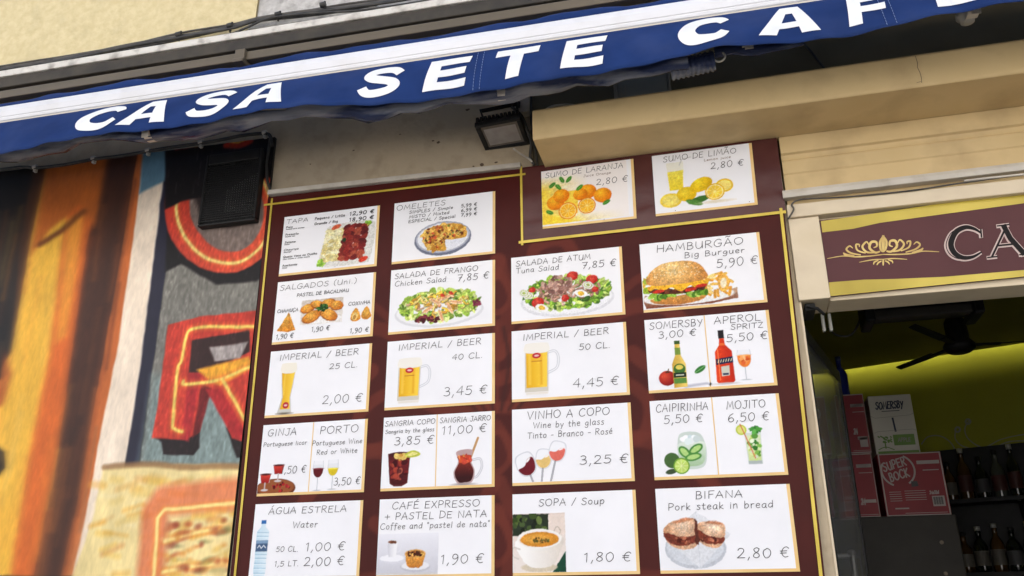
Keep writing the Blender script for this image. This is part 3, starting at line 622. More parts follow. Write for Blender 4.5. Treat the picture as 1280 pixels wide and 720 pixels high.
bl_ = np.stack([np.apply_along_axis(lambda r_: np.convolve(np.pad(r_, 9, 'edge'), kb, 'valid'), 1, cv.img[..., q_]) for q_ in range(3)], -1)
lx = cv._sd(PP([(-400, 100), (176, 100), (172, 240), (120, 560), (80, 900), (-400, 900)]), True); fm = np.clip(-lx / 60, 0, 1)[..., None] * .8
cv.img = cv.img * (1 - fm) + bl_ * fm
cv.t[:] = 1; cv.warp(3, 80, 31); cv.grain(.05, 8, 26, 21); cv.grain(.08, 60, 110, 23)
def muP(U, V):
    x = U / 1000; z = -V / 1000; top = zt0 + (zt1 - zt0) * (x - u0 / 1000) / ((u1 - u0) / 1000)
    z = np.minimum(z, top); return np.stack([x, 0 * x + .004, z], 1)
cv.mesh('printed_canvas', muP, m_mural, mu, cut=False)
slab(u0 / 1000, u1 / 1000, .0055, .0195, 1.15, 1.15, zt0, zt1).build('backing_board', m_black, mu); place(mu, (-1.7, .01, 1.15))

# cable along the mural top with clips
pc = thing('power_cable', 'black cable clipped along the top edge of the mural', 'cable')
pts = [(-250, 252), (0, 213), (44, 211), (80, 207), (117, 200), (150, 196), (185, 190), (215, 185), (251, 180), (280, 175), (305, 170), (331, 168), (338, 172), (340, 184)]
q = [at(x, y - 1, -.008) for x, y in catmull(pts, 4)]
MB().tube(q, .0075, 8).build('cable', m_blackcable, pc)
MB().tube([at(338, 172, -.006), at(336, 185, -.006), at(333, 205, -.006), at(334, 225, -.008), at(338, 238, -.008)], .006, 8).build('cable', m_blackcable, pc)
for x, y in ((44, 211), (117, 200), (185, 190), (251, 180), (331, 168), (-60, 222)):
    p = at(x, y - 2, -.008); c = MB(); c.tube([p + Vector((-.009, 0, -.001)), p + Vector((.009, 0, .001))], .0105, 8)
    c.box(p.x - .006, p.x + .006, p.y - .002, .019, p.z - .022, p.z - .006); c.build('clip', m_whitecable, pc)
place(pc, q[0])

# black grille over the mural
vt = thing('wall_vent', 'black mesh vent cover hanging over the neon letter of the mural', 'vent')
yv = -.032
A, B_, C_, D_ = at(262, 194, yv), at(327, 186, yv), at(318, 275, yv), at(246, 283, yv)
xa, xc = min(A.x, D_.x), max(B_.x, C_.x); za, zb = (A.z + B_.z) / 2 + .005, (C_.z + D_.z) / 2
c = MB()
for (x0, x1, z0, z1) in ((xa, xc, zb, zb + .012), (xa, xa + .012, zb + .012, za), (xc - .012, xc, zb + .012, za), (xa + .012, xc - .012, za - .05, za)):
    c.box(x0, x1, yv, .0035, z0, z1)
c.build('vent_frame', m_black, vt, .005)
c = MB(); z1_ = za - .05; n = 22
for i in range(1, n):
    x = xa + .012 + (xc - xa - .024) * i / n; c.box(x - .0026, x + .0026, yv + .008, yv + .012, zb + .012, z1_)
n = 26
for i in range(1, n):
    z = zb + .012 + (z1_ - zb - .012) * i / n; c.box(xa + .012, xc - .012, yv + .005, yv + .0078, z - .0026, z + .0026)
c.build('mesh_grille', m_black, vt)
MB().box(xa + .012, xc - .012, .001, .0035, zb + .012, z1_).build('back_plate', m_black, vt)
c = MB(); zm = zb + .07; c.add([(xa + .09, -.002, zm), (xc - .03, -.002, zm - .02), (xc - .03, -.002, z1_ - .05), (xa + .15, -.002, z1_ - .08), (xa + .09, -.002, zm + .09)], [(4, 3, 2, 1, 0)]); c.build('filter_pad', m_greyrim, vt)
place(vt, ((xa + xc) / 2, 0, zb))

# ================================================================== MENU BOARD
mb_ = thing('menu_board', 'large maroon menu board with gold border and rows of white food cards', 'menu board')
T0, T1, B0, B1 = Vector((-1.011, 0, 3.163)), Vector((.951, 0, 3.136)), Vector((-.995, 0, 1.6)), Vector((.9215, 0, 1.6))
def bp(s, t): # s across, t down
    return T0.lerp(T1, s).lerp(B0.lerp(B1, s), t)
cv = Cv(-1011, -3163, 951, -1600, 8., (73, 26, 22))
LT = (108, 46, 34)
def sym(pts): return [pts, [(-50 - (x + 50) + 0, y) for x, y in pts]]
for base, wd, op in (
    ([(-50, -2790), (-90, -2600), (-60, -2480), (-50, -2440)], 60, .6), ([(-60, -2440), (-200, -2560), (-330, -2700), (-300, -2840), (-190, -2830), (-180, -2740)], 46, .75),
    ([(-60, -2350), (-260, -2420), (-480, -2560), (-640, -2560), (-700, -2440), (-610, -2350), (-520, -2410)], 54, .75),
    ([(-60, -2250), (-240, -2250), (-420, -2330), (-560, -2250), (-540, -2130), (-440, -2140)], 44, .7),
    ([(-60, -2150), (-160, -2050), (-320, -2040), (-470, -2120), (-640, -2080), (-760, -1930), (-700, -1830), (-600, -1860)], 54, .7),
    ([(-60, -2000), (-150, -1860), (-330, -1800), (-480, -1880)], 50, .7), ([(-50, -1900), (-100, -1760), (-60, -1620)], 60, .7),
    ([(-420, -2560), (-560, -2680), (-700, -2690), (-800, -2580)], 30, .6), ([(-250, -1800), (-420, -1720), (-620, -1700), (-820, -1790)], 40, .6)):
    for q in sym(base): cv.line(q, wd, LT, soft=1.2, op=op, smooth=True)
for k in range(-5, 6):
    cv.line([(-50 + k * 22, -2560 + abs(k) * 26), (-50 + k * 40, -2400), (-50 + k * 14, -2240)], 12, (60, 28, 24) if k % 2 else LT, op=.7, smooth=True)
for cx, cy in ((-50, -2640), (-50, -2080), (-50, -1790)):
    for q in ([(cx, cy - 130), (cx - 60, cy - 10), (cx, cy + 60), (cx + 60, cy - 10)],): cv.poly(q, LT, op=.7, smooth=True); cv.poly([(x * .6 + cx * .4, y * .6 + cy * .4) for x, y in q], (73, 26, 22), op=.8, smooth=True)
cv.t[:] = 1; cv.grain(.06, 70, 90, 5)
def boP(U, V):
    s = (U + 1011) / 1962; t = (V + 3163) / 1563
    a = np.array(T0)[None] * (1 - s)[:, None] + np.array(T1)[None] * s[:, None]; b = np.array(B0)[None] * (1 - s)[:, None] + np.array(B1)[None] * s[:, None]
    return a * (1 - t)[:, None] + b * t[:, None]
cv.mesh('printed_front', boP, m_board, mb_, cut=False)
by = .0195
c = MB(); c.hexa([(B0.x, .0012, 1.6), (B1.x, .0012, 1.6), (B1.x, by, 1.6), (B0.x, by, 1.6), (T0.x, .0012, T0.z), (T1.x, .0012, T1.z), (T1.x, by, T1.z), (T0.x, by, T0.z)])
c.build('backing_panel', mat('panel_edge', (.22, .2, .18), .6), mb_)
# overlay panel for the juice cards, its lower film loose
ov = [at(653, 211, -.0008), at(971, 173, -.0008), at(982, 263, -.0008), at(655, 302, -.0008)]
def oP(s, t, y): p = ov[0].lerp(ov[1], s).lerp(ov[3].lerp(ov[2], s), t); return Vector((p.x, y, p.z))
c = MB(); n = 40; vs = []
for j in range(13):
    for i in range(n + 1):
        s, t = i / n, j / 12; wv_ = 0
        if t > .72: wv_ = 2.2 * (.0016 * abs(math.sin(s * 23 + t * 4)) + .0012 * abs(math.sin(s * 57 - t * 9))) * (1 - abs(t - .86) / .14)
        if s < .12: wv_ += .004 * abs(math.sin(t * 17)) * (1 - s / .12) * (t > .3)
        vs.append(oP(s, t, -.0012 - max(0, wv_)))
c.add(vs, [((j + 1) * (n + 1) + i, (j + 1) * (n + 1) + i + 1, j * (n + 1) + i + 1, j * (n + 1) + i) for j in range(12) for i in range(n)], True)
c.build('overlay_film', m_maroonfilm, mb_, label='glossy maroon film with wrinkled lower edge behind the juice cards')
# gold border
def gl(mb, pts, wd, y):
    q = [at(x, yy, 0) for x, yy in pts]
    ribbon(mb, [(p.x, p.z) for p in q], wd, lambda u, v, h: Vector((u, y - h, v)))
c = MB()
gl(c, [(331, 256.5), (656, 218)], .0085, -.0030); gl(c, [(340.5, 249), (294, 720), (290, 770)], .0085, -.0032)
gl(c, [(651.5, 209), (653, 306)], .0085, -.0034); gl(c, [(650, 303.5), (981, 265.5)], .0105, -.0050); gl(c, [(976, 262), (1026, 720), (1032, 775)], .0098, -.0054)
c.build('gold_border', m_gold, mb_)

XC = [(-.926, -.522), (-.4615, -.062), (-.0018, .395), (.4565, .857)]
ZR = [(3.063, 2.811), (2.786, 2.536), (2.509, 2.259), (2.233, 1.982), (1.955, 1.705)]
def glass_bowl(k, cx, top, bot, rx, liquid, lv, stemb, stemw=1.6):
    k.ell(cx, (top + bot) / 2, rx, (bot - top) / 2, (232, 234, 238)); k.rect(cx - rx * .82, top - 1, cx + rx * .82, (top + bot) / 2 - (bot - top) * .28, (242, 243, 247))
    pts = [(cx + rx * .93 * math.cos(t), (top + bot) / 2 + (bot - top) / 2 * .95 * math.sin(t)) for t in np.linspace(0, math.pi, 14)]
    k.poly([(cx + rx * .95, lv)] + [p for p in pts if p[1] > lv] + [(cx - rx * .95, lv)], liquid); k.ell(cx, lv, rx * .93, 2.2, tuple(min(255, v + 45) for v in liquid))
    k.line([(cx, bot), (cx, stemb)], stemw + 1, (190, 194, 200)); k.ell(cx, stemb, rx * .75, 2, (196, 200, 206))
    k.line([(cx - rx * .86, top), (cx - rx * .98, lv)], 1.2, (190, 194, 200)); k.line([(cx + rx * .86, top), (cx + rx * .98, lv)], 1.2, (180, 184, 190))
def salad(k, cx, cy, rx, ry, seed, meat):
    k.ell(cx, cy + ry * .35, rx * 1.0, ry * .78, (226, 226, 230)); k.ell(cx, cy + ry * .3, rx * .95, ry * .7, (245, 245, 247))
    if seed == 41: meat = meat[:3] * 3 + meat[3:]
    G = [(176, 206, 84), (204, 224, 112), (146, 184, 66), (112, 150, 56), (222, 234, 150), (160, 196, 78)] if seed == 41 else [(150, 190, 60), (178, 208, 84), (104, 150, 46), (70, 116, 40), (200, 222, 120), (124, 176, 56)]
    for a in np.linspace(0, 6.28, 26):
        g_ = random.Random(seed + int(a * 100)); k.ell(cx + rx * .82 * math.cos(a), cy + ry * .66 * math.sin(a), g_.uniform(14, 24), g_.uniform(9, 16), g_.choice(G), g_.uniform(0, 180))
        k.ell(cx + rx * .9 * math.cos(a + .1), cy + ry * .72 * math.sin(a + .1), 6, 4, g_.choice(G), g_.uniform(0, 180))
    g_ = random.Random(seed)
    for q in range(150):
        a = g_.uniform(0, 6.283); d = g_.uniform(.35, 1.) ** .7; x, y = cx + rx * .92 * d * math.cos(a), cy - ry * .02 + ry * .74 * d * math.sin(a); t = g_.uniform(0, 180); r_ = g_.uniform(7, 17)
        cc = np.array(g_.choice(G)) * g_.uniform(.8, 1.12); k.ell(x, y, r_, r_ * g_.uniform(.25, .6), cc, t)
        k.line([(x - r_ * .7 * math.cos(rad(t)), y - r_ * .7 * math.sin(rad(t))), (x + r_ * .7 * math.cos(rad(t)), y + r_ * .7 * math.sin(rad(t)))], 1.6, np.minimum(255, cc * 1.22 + 12), op=.8)
        if q % 4 == 0: k.ell(x + r_ * .4, y + r_ * .4, r_ * .5, r_ * .25, np.array((52, 74, 26)), t, soft=2, op=.7)
    for q in range(95):
        a = g_.uniform(0, 6.283); d = g_.uniform(0, 1.) ** .6; x, y = cx + rx * .72 * d * math.cos(a), cy - ry * .08 + ry * .52 * d * math.sin(a); t = g_.uniform(0, 6.28); L_ = g_.uniform(8, 24)
        cc = np.array(g_.choice(meat)) * g_.uniform(.82, 1.1); pts = [(x, y), (x + L_ * .5 * math.cos(t), y + L_ * .5 * math.sin(t) + g_.uniform(-4, 4)), (x + L_ * math.cos(t), y + L_ * .6 * math.sin(t))]; wd = g_.uniform(5, 11)
        k.line([(u + 1.5, v + 2.5) for u, v in pts], wd, np.array((70, 60, 24)), soft=2, op=.5, smooth=True); k.line(pts, wd, cc, smooth=True); k.line([(u - .6, v - 1.2) for u, v in pts], wd * .35, np.minimum(255, cc * 1.18 + 10), op=.8, smooth=True)
def pic_tapa(k):
    k.poly([(205, 62), (360, 58), (388, 92), (372, 214), (340, 232), (190, 232), (162, 212), (185, 100)], (222, 220, 214), smooth=True); g_ = random.Random(3)
    for r in range(9):
        for q in range(4): k.ell(196 + q * 21 - r * 2.2, 84 + r * 15, 14, 9, np.array(g_.choice([(228, 214, 150), (236, 226, 172), (214, 196, 128), (240, 232, 190)])), g_.uniform(-25, 10))
        for q in range(4): k.ell(272 + q * 25 - r * 2, 76 + r * 16, 17, 11, np.array(g_.choice([(150, 54, 44), (120, 34, 34), (166, 76, 56), (98, 30, 30), (136, 46, 38)])), g_.uniform(-60, 60))
    for q in range(8): k.ell(276 + 3 * math.sin(q), 100 + 15 * q, 12, 8, (130 + 8 * (q % 3), 40, 34))
    k.blobs(16, 174, 214, 16, 12, [(130, 180, 60), (170, 206, 90)], 4, 9, 4); k.blobs(10, 358, 70, 14, 9, [(130, 180, 60), (170, 206, 90)], 4, 8, 5)
    k.ell(345, 216, 20, 10, (206, 60, 40), -20); k.ell(226, 70, 20, 9, (214, 96, 60), -20); k.ell(262, 128, 9, 8, (40, 56, 34)); k.grain(.16, 4, 4, 8)
def pic_salg(k):
    k.poly([(16, 198), (58, 128), (70, 150), (90, 200), (60, 206)], vg((240, 190, 90), (206, 128, 40), 128, 206)); k.poly([(58, 130), (72, 165), (88, 200), (64, 190)], (222, 150, 56)); k.line([(58, 130), (64, 168), (62, 204)], 2, (180, 100, 36))
    k.rect(108, 86, 276, 184, vg((206, 196, 186), (236, 230, 224), 86, 184)); k.ell(192, 166, 82, 16, (246, 244, 242))
    for x, y, rx, ry, a in ((134, 118, 28, 16, -12), (172, 106, 26, 14, 16), (216, 104, 28, 15, -6), (250, 116, 26, 17, 10), (152, 152, 38, 20, -22), (222, 150, 36, 20, 26)):
        k.ell(x, y + 2, rx + 2, ry + 2, (150, 80, 24), a, soft=2); k.ell(x, y, rx, ry, rg((248, 190, 84), (204, 116, 36), x - 5, y - 6, rx), a)
    k.blobs(26, 192, 122, 22, 12, [(40, 84, 34), (60, 110, 46), (30, 62, 26)], 4, 9, 8)
    for x, y in ((328, 164), (370, 160)):
        k.poly([(x - 18, y + 14), (x - 14, y - 10), (x + 2, y - 28), (x + 16, y - 6), (x + 20, y + 14), (x, y + 24)], rg((246, 190, 84), (208, 130, 44), x, y - 4, 28), smooth=True)
    k.ell(326, 168, 11, 15, (236, 206, 130)); k.ell(326, 170, 6, 9, (180, 130, 60)); k.grain(.12, 3, 3, 9)
def pic_omel(k):
    k.ell(198, 168, 111, 68, (112, 116, 134)); k.ell(198, 163, 106, 62, (176, 180, 194)); k.ell(198, 163, 99, 56, (232, 234, 240))
    e = [(118, 158), (128, 128), (170, 114), (230, 110), (274, 122), (292, 150), (286, 172), (240, 176), (206, 172), (214, 214), (190, 218), (140, 204)]
    k.poly(e, (212, 160, 66), smooth=True)
    for n_, cc, r in ((70, [(224, 176, 80), (196, 136, 52), (236, 196, 104)], (5, 14)), (34, [(160, 84, 40), (120, 64, 34), (210, 90, 50)], (3, 7)), (20, [(120, 140, 60), (90, 60, 40)], (2.5, 5))):
        k.blobs(n_, 190, 148, 74, 36, cc, *r, 31 + n_); k.blobs(n_ // 3, 165, 182, 34, 28, cc, *r, 61 + n_); k.blobs(n_ // 4, 266, 146, 20, 18, cc, *r, 71)
    k.poly([(208, 174), (240, 178), (286, 175), (270, 196), (216, 216)], (228, 230, 238)); k.grain(.1, 3, 3, 3)
def pic_fran(k):
    salad(k, 190, 154, 168, 74, 41, [(238, 190, 70), (226, 164, 56), (240, 210, 120), (218, 150, 110), (236, 186, 150)])
    k.blobs(26, 150, 206, 50, 14, [(110, 40, 50), (84, 30, 40), (140, 60, 60)], 5, 10, 5); k.blobs(10, 332, 160, 12, 12, [(110, 40, 60), (140, 60, 80)], 5, 9, 6)
    for x, y, a in ((215, 128, -20), (176, 140, 30), (232, 170, 60), (150, 168, -30), (200, 196, 70), (255, 150, 10)): k.ell(x, y, 26, 7, (240, 206, 168), a); k.ell(x, y - 2, 22, 4, (228, 170, 120), a)
    for x, y in ((204, 118), (236, 112)): k.ell(x, y, 10, 6, (214, 70, 50), 30)
def pic_atum(k):
    salad(k, 200, 152, 166, 78, 51, [(176, 130, 116), (196, 150, 130), (150, 104, 92), (210, 170, 150)])
    for x, y, r in ((222, 92, 20), (96, 180, 22), (290, 112, 20), (76, 130, 12), (194, 172, 14), (300, 150, 12)): k.ell(x, y, r, r * .85, rg((234, 90, 70), (186, 34, 30), x - 4, y - 4, r))
    k.blobs(46, 168, 120, 52, 30, [(186, 146, 132), (160, 116, 104), (206, 170, 154), (130, 92, 84)], 6, 14, 7, asp=(.35, .7))
    for x, y in ((60, 150), (276, 132), (46, 140)):
        for r, cc in ((20, (236, 230, 236)), (15, (190, 206, 130)), (11, (244, 240, 244)), (7, (170, 190, 100))): k.ell(x, y, r, r * .7, cc, 20)
    for x, y in ((250, 160), (110, 200)): k.ell(x, y, 24, 13, (250, 248, 246), 20); k.ell(x, y, 12, 8, (246, 196, 70), 20)
    k.grain(.08, 3, 3, 14)
def pic_hamb(k):
    k.poly([(0, 208), (8, 190), (160, 232), (310, 188), (310, 226), (220, 238), (10, 238)], vg((200, 170, 140), (120, 60, 40), 190, 240)); k.ell(150, 206, 150, 28, (240, 238, 236))
    g_ = random.Random(5)
    for _ in range(26):
        x, y, a = g_.uniform(200, 292), g_.uniform(128, 200), g_.uniform(0, 6.28); k.line([(x, y), (x + 22 * math.cos(a), y + 22 * math.sin(a))], 9, g_.choice([(242, 190, 90), (232, 164, 60), (250, 214, 130)]))
    for r, cc in ((22, (240, 180, 80)), (13, (252, 236, 200))): k.ell(268, 170, r * .8, r * 1.4, cc, 10)
    k.blobs(22, 22, 150, 22, 30, [(220, 180, 60), (160, 190, 60), (240, 200, 90)], 6, 13, 3)
    k.poly([(30, 206), (40, 222), (120, 232), (196, 220), (206, 196), (120, 200)], vg((220, 160, 80), (190, 120, 54), 196, 232), smooth=True)
    for i in range(34): k.ell(26 + i * 5.6 + g_.uniform(-2, 2), 192 + 10 * math.sin(i * .09 * 3.14) + g_.uniform(-6, 8), g_.uniform(9, 14), g_.uniform(6, 10), g_.choice([(112, 164, 44), (150, 196, 66), (80, 128, 34), (180, 214, 100)]), g_.uniform(0, 180))
    k.poly([(28, 168), (116, 178), (206, 166), (204, 180), (118, 194), (32, 184)], (94, 46, 28), smooth=True); k.blobs(36, 118, 180, 84, 8, [(74, 34, 22), (120, 62, 38), (54, 26, 18)], 4, 9, 9)
    k.poly([(30, 158), (204, 152), (214, 168), (176, 176), (158, 168), (128, 186), (98, 170), (66, 178), (44, 168), (28, 176)], (250, 184, 46), smooth=True)
    for x, y in ((54, 180), (196, 172), (160, 182)): k.ell(x, y, 20, 6, (206, 50, 34), -6)
    k.poly([(22, 154), (24, 116), (66, 84), (124, 76), (184, 86), (214, 122), (212, 148), (120, 160)], rg((246, 206, 134), (204, 136, 64), 100, 96, 120), smooth=True)
    for _ in range(70): k.ell(g_.uniform(40, 196), g_.uniform(86, 132), 2.4, 1.5, (252, 232, 190), g_.uniform(0, 180))
    k.grain(.1, 3, 3, 4)
def pic_beer(k):   # tall glass
    k.poly([(51, 58), (109, 58), (103, 130), (96, 178), (104, 236), (48, 236), (62, 178), (56, 130)], (206, 204, 198)); k.poly([(54, 84), (106, 84), (100, 130), (93, 178), (97, 222), (58, 222), (66, 178), (59, 130)], hg((228, 168, 24), (252, 212, 78), 54, 100))
    k.rect(64, 90, 70, 170, (252, 222, 110), soft=3, op=.6); k.poly([(50, 56), (60, 50), (100, 50), (110, 56), (107, 86), (54, 86)], (244, 238, 222), smooth=True); k.ell(80, 208, 12, 12, (186, 44, 52)); k.ell(80, 208, 7, 4, (232, 190, 190)); k.ell(76, 238, 28, 4, (120, 110, 96), soft=3)
def pic_mug(k, h):
    y0 = 220 - h
    for r in (0,): k.line(catmull([(126, y0 + 34), (152, y0 + 30), (164, y0 + 52), (158, y0 + 88), (128, y0 + 104)], 6), 9, (206, 208, 214)); k.line(catmull([(126, y0 + 34), (152, y0 + 30), (164, y0 + 52), (158, y0 + 88), (128, y0 + 104)], 6), 4, (246, 247, 250))
    k.poly([(47, y0 + 4), (130, y0 + 4), (127, 220), (46, 220)], (214, 208, 194)); k.poly([(51, y0 + 28), (126, y0 + 28), (123, 205), (51, 205)], hg((230, 170, 22), (252, 210, 70), 50, 110)); k.rect(58, y0 + 34, 68, 196, (252, 216, 100), soft=4, op=.6); k.rect(100, y0 + 34, 108, 196, (228, 160, 30), soft=4, op=.6)
    k.poly([(46, y0 + 4), (60, y0 - 3), (116, y0 - 3), (131, y0 + 4), (127, y0 + 31), (50, y0 + 31)], (246, 242, 232), smooth=True)
    k.ell(88, y0 + 42, 15, 10, (196, 40, 50)); k.ell(88, y0 + 42, 9, 3.5, (240, 200, 200)); k.rect(70, y0 + 60, 106, y0 + 63, (196, 120, 40)); k.rect(50, 222, 126, 232, vg((226, 216, 200), (250, 250, 253), 222, 234), soft=3)
def pic_ginja(k):
    k.ell(70, 226, 76, 34, (110, 58, 32)); k.ell(70, 222, 70, 28, (150, 84, 46)); k.blobs(16, 92, 222, 34, 16, [(150, 24, 28), (180, 40, 40), (100, 18, 20)], 4, 6, 3, asp=(.9, 1.))
    for x, y in ((76, 142), (28, 172)):
        k.poly([(x - 22, y), (x + 22, y), (x + 16, y + 34), (x - 16, y + 34)], (206, 200, 204)); k.poly([(x - 20, y + 6), (x + 20, y + 6), (x + 14, y + 34), (x - 14, y + 34)], vg((226, 70, 50), (150, 24, 28), y, y + 36)); k.ell(x, y + 4, 20, 3.5, (90, 30, 30)); k.line([(x, y + 34), (x, y + 56)], 5, (196, 180, 180)); k.ell(x, y + 58, 14, 4, (206, 196, 196))
    k.put(((k.Y > 241) | (k.X < 1)) * 1., (250, 250, 253))
def pic_porto(k):
    glass_bowl(k, 227, 138, 196, 20, (96, 18, 26), 164, 238); glass_bowl(k, 282, 136, 192, 20, (222, 196, 40), 166, 236)
def pic_sang(k):
    k.poly([(22, 126), (104, 122), (96, 226), (76, 236), (48, 236), (32, 226)], (90, 26, 30), smooth=False); k.poly([(26, 150), (100, 146), (92, 222), (74, 230), (48, 230), (36, 222)], vg((120, 30, 34), (70, 14, 20), 140, 230)); k.blobs(22, 64, 180, 28, 34, [(180, 70, 50), (206, 110, 80), (60, 12, 18), (140, 40, 36)], 6, 13, 4, op=.7); k.ell(63, 130, 38, 9, (70, 24, 26)); k.blobs(10, 70, 140, 26, 8, [(230, 200, 110), (210, 150, 70)], 7, 12, 5)
    k.poly([(84, 130), (112, 118), (138, 128), (132, 138), (98, 142)], (190, 196, 70), smooth=True); k.poly([(92, 132), (112, 124), (130, 130), (104, 137)], (232, 226, 140), smooth=True); k.grain(.1, 4, 4, 3)
def pic_jarro(k):
    k.line([(342, 88), (318, 150)], 8, (196, 150, 100)); k.line(catmull([(326, 160), (350, 158), (356, 185), (340, 214), (322, 216)], 6), 8, (200, 200, 206)); k.line(catmull([(326, 160), (350, 158), (356, 185), (340, 214), (322, 216)], 6), 3, (245, 245, 248))
    k.poly([(268, 130), (322, 126), (318, 160), (332, 196), (324, 230), (300, 236), (272, 234), (258, 200), (274, 164)], (190, 160, 160), smooth=True); k.poly([(272, 146), (318, 144), (315, 164), (328, 196), (320, 226), (298, 232), (276, 230), (262, 200), (277, 166)], vg((170, 60, 40), (54, 12, 16), 140, 215), smooth=True)
    k.blobs(16, 296, 156, 20, 12, [(226, 90, 50), (200, 60, 40), (240, 160, 90)], 5, 10, 6, op=.8); k.ell(294, 238, 34, 4, (160, 150, 150), soft=3)
def pic_vinho(k):
    for cx, cy, r, rot, cc in ((48, 186, 34, -22, (110, 22, 34)), (106, 170, 28, 6, (232, 196, 120)), (152, 148, 29, 14, (226, 110, 96))):
        a = rad(rot); T = lambda x, y: (cx + x * math.cos(a) - y * math.sin(a), cy + x * math.sin(a) + y * math.cos(a))
        k.poly([T(-r * .7, -r * 1.15), T(r * .7, -r * 1.15), T(r, -.1 * r), T(r * .7, r * .8), T(0, r * 1.1), T(-r * .7, r * .8), T(-r, -.1 * r)], (216, 218, 224), smooth=True)
        k.poly([T(-r * .6, -r * 1.05), T(r * .6, -r * 1.05), T(r * .9, -.1 * r), T(r * .62, r * .75), T(0, r), T(-r * .62, r * .75), T(-r * .9, -.1 * r)], (246, 247, 250), smooth=True)
        k.poly([T(-r * .88, .1 * r), T(-r * .2, 0), T(r * .3, -.5 * r), T(r * .8, -.5 * r), T(r * .86, .1 * r), T(r * .6, r * .72), T(0, r * .98), T(-r * .6, r * .72)], cc, smooth=True); k.ell(*T(r * .35, -.4 * r), r * .3, r * .1, (250, 246, 244), rot - 30)
        k.line([T(0, r * 1.05), T(0, 245 - cy + 10)], 5, (70, 70, 76)); k.line([T(0, r * 1.05), T(0, 245 - cy + 10)], 2.5, (220, 220, 226))
    k.put((k.Y > 240) * 1., (250, 250, 253))
def pic_som(k):
    k.poly([(92, 232), (186, 226), (196, 232), (120, 240)], (190, 190, 204), soft=4); k.ell(62, 204, 27, 25, rg((226, 80, 50), (140, 20, 22), 54, 196, 32)); k.ell(64, 184, 8, 3, (90, 40, 24)); k.line([(64, 184), (68, 174)], 3, (80, 60, 30))
    k.poly([(93, 80), (109, 80), (110, 130), (124, 160), (125, 236), (82, 238), (80, 160), (92, 130)], hg((200, 160, 60), (246, 214, 110), 82, 120)); k.rect(92, 80, 110, 92, (60, 90, 40)); k.rect(92, 104, 110, 128, (120, 150, 60)); k.ell(103, 176, 19, 18, (60, 110, 44)); k.ell(103, 170, 12, 8, (228, 206, 90)); k.rect(83, 188, 123, 204, (24, 44, 28)); k.rect(83, 206, 123, 224, (90, 140, 60)); k.rect(90, 194, 116, 198, (214, 214, 190))
    k.ell(168, 182, 20, 9, (50, 120, 50), -32); k.line([(152, 192), (184, 172)], 1.6, (150, 200, 130))
def pic_aper(k):
    k.rect(234, 56, 252, 84, (36, 32, 36)); k.poly([(236, 84), (251, 84), (253, 106), (272, 128), (274, 226), (268, 232), (222, 232), (217, 226), (219, 128), (234, 106)], hg((232, 70, 26), (196, 40, 20), 220, 272)); k.rect(234, 100, 252, 108, (236, 110, 50)); k.poly([(220, 152), (273, 146), (273, 166), (220, 172)], (28, 34, 70)); k.poly([(234, 178), (260, 175), (259, 208), (234, 210)], (206, 206, 190)); k.rect(238, 200, 256, 206, (40, 46, 80)); k.line([(228, 118), (228, 222)], 3, (250, 130, 80)); k.ell(246, 234, 30, 3, (200, 190, 190), soft=3)
    for i in range(6): k.line([(226 + i * 8, 164 - i * .6), (229 + i * 8, 156 - i * .6)], 2.6, (240, 226, 180))
    glass_bowl(k, 308, 128, 186, 22, (238, 132, 50), 146, 226); k.blobs(14, 308, 152, 15, 20, [(244, 160, 90), (224, 96, 40), (250, 190, 130)], 4, 8, 4)
def pic_caip(k):
    k.poly([(82, 122), (100, 106), (142, 108), (160, 130), (166, 176), (152, 216), (96, 218), (78, 180)], (206, 218, 210), smooth=True); k.poly([(84, 140), (158, 138), (162, 176), (148, 208), (100, 210), (82, 180)], vg((226, 236, 224), (170, 200, 160), 140, 210), smooth=True)
    for x, y, rx, ry, a in ((98, 168, 22, 14, 50), (134, 160, 24, 13, -30), (124, 184, 26, 12, -10)): k.ell(x, y, rx, ry, (74, 140, 60), a); k.ell(x, y, rx * .75, ry * .6, (180, 216, 130), a)
    k.blobs(14, 118, 124, 30, 12, [(244, 250, 250), (220, 232, 230), (200, 216, 220)], 7, 12, 4, asp=(.7, 1.)); k.ell(58, 192, 24, 24, (70, 104, 54)); k.ell(54, 226, 18, 8, (60, 80, 50), -10); k.ell(86, 210, 25, 25, (110, 160, 50)); k.ell(86, 210, 21, 21, (196, 222, 110))
    for a in np.linspace(0, 6.28, 9)[:-1]: k.line([(86, 210), (86 + 19 * math.cos(a), 210 + 19 * math.sin(a))], 1.5, (232, 244, 180))
def pic_moji(k):
    k.poly([(284, 118), (334, 118), (330, 212), (288, 212)], (214, 224, 214)); k.poly([(287, 126), (331, 126), (327, 204), (291, 204)], vg((226, 234, 190), (208, 224, 150), 120, 205)); k.blobs(30, 309, 160, 18, 40, [(120, 176, 70), (60, 130, 50), (230, 240, 210), (196, 220, 110), (90, 150, 60)], 4, 10, 14); k.ell(276, 108, 16, 16, (190, 206, 60)); k.ell(276, 108, 12, 12, (228, 230, 130))
    k.line([(274, 90), (310, 196)], 3.2, (214, 110, 80)); k.blobs(14, 318, 104, 16, 12, [(60, 140, 50), (90, 170, 70), (40, 100, 40)], 5, 11, 4, asp=(.4, .6)); k.poly([(289, 204), (329, 204), (329, 214), (289, 214)], (176, 186, 184))
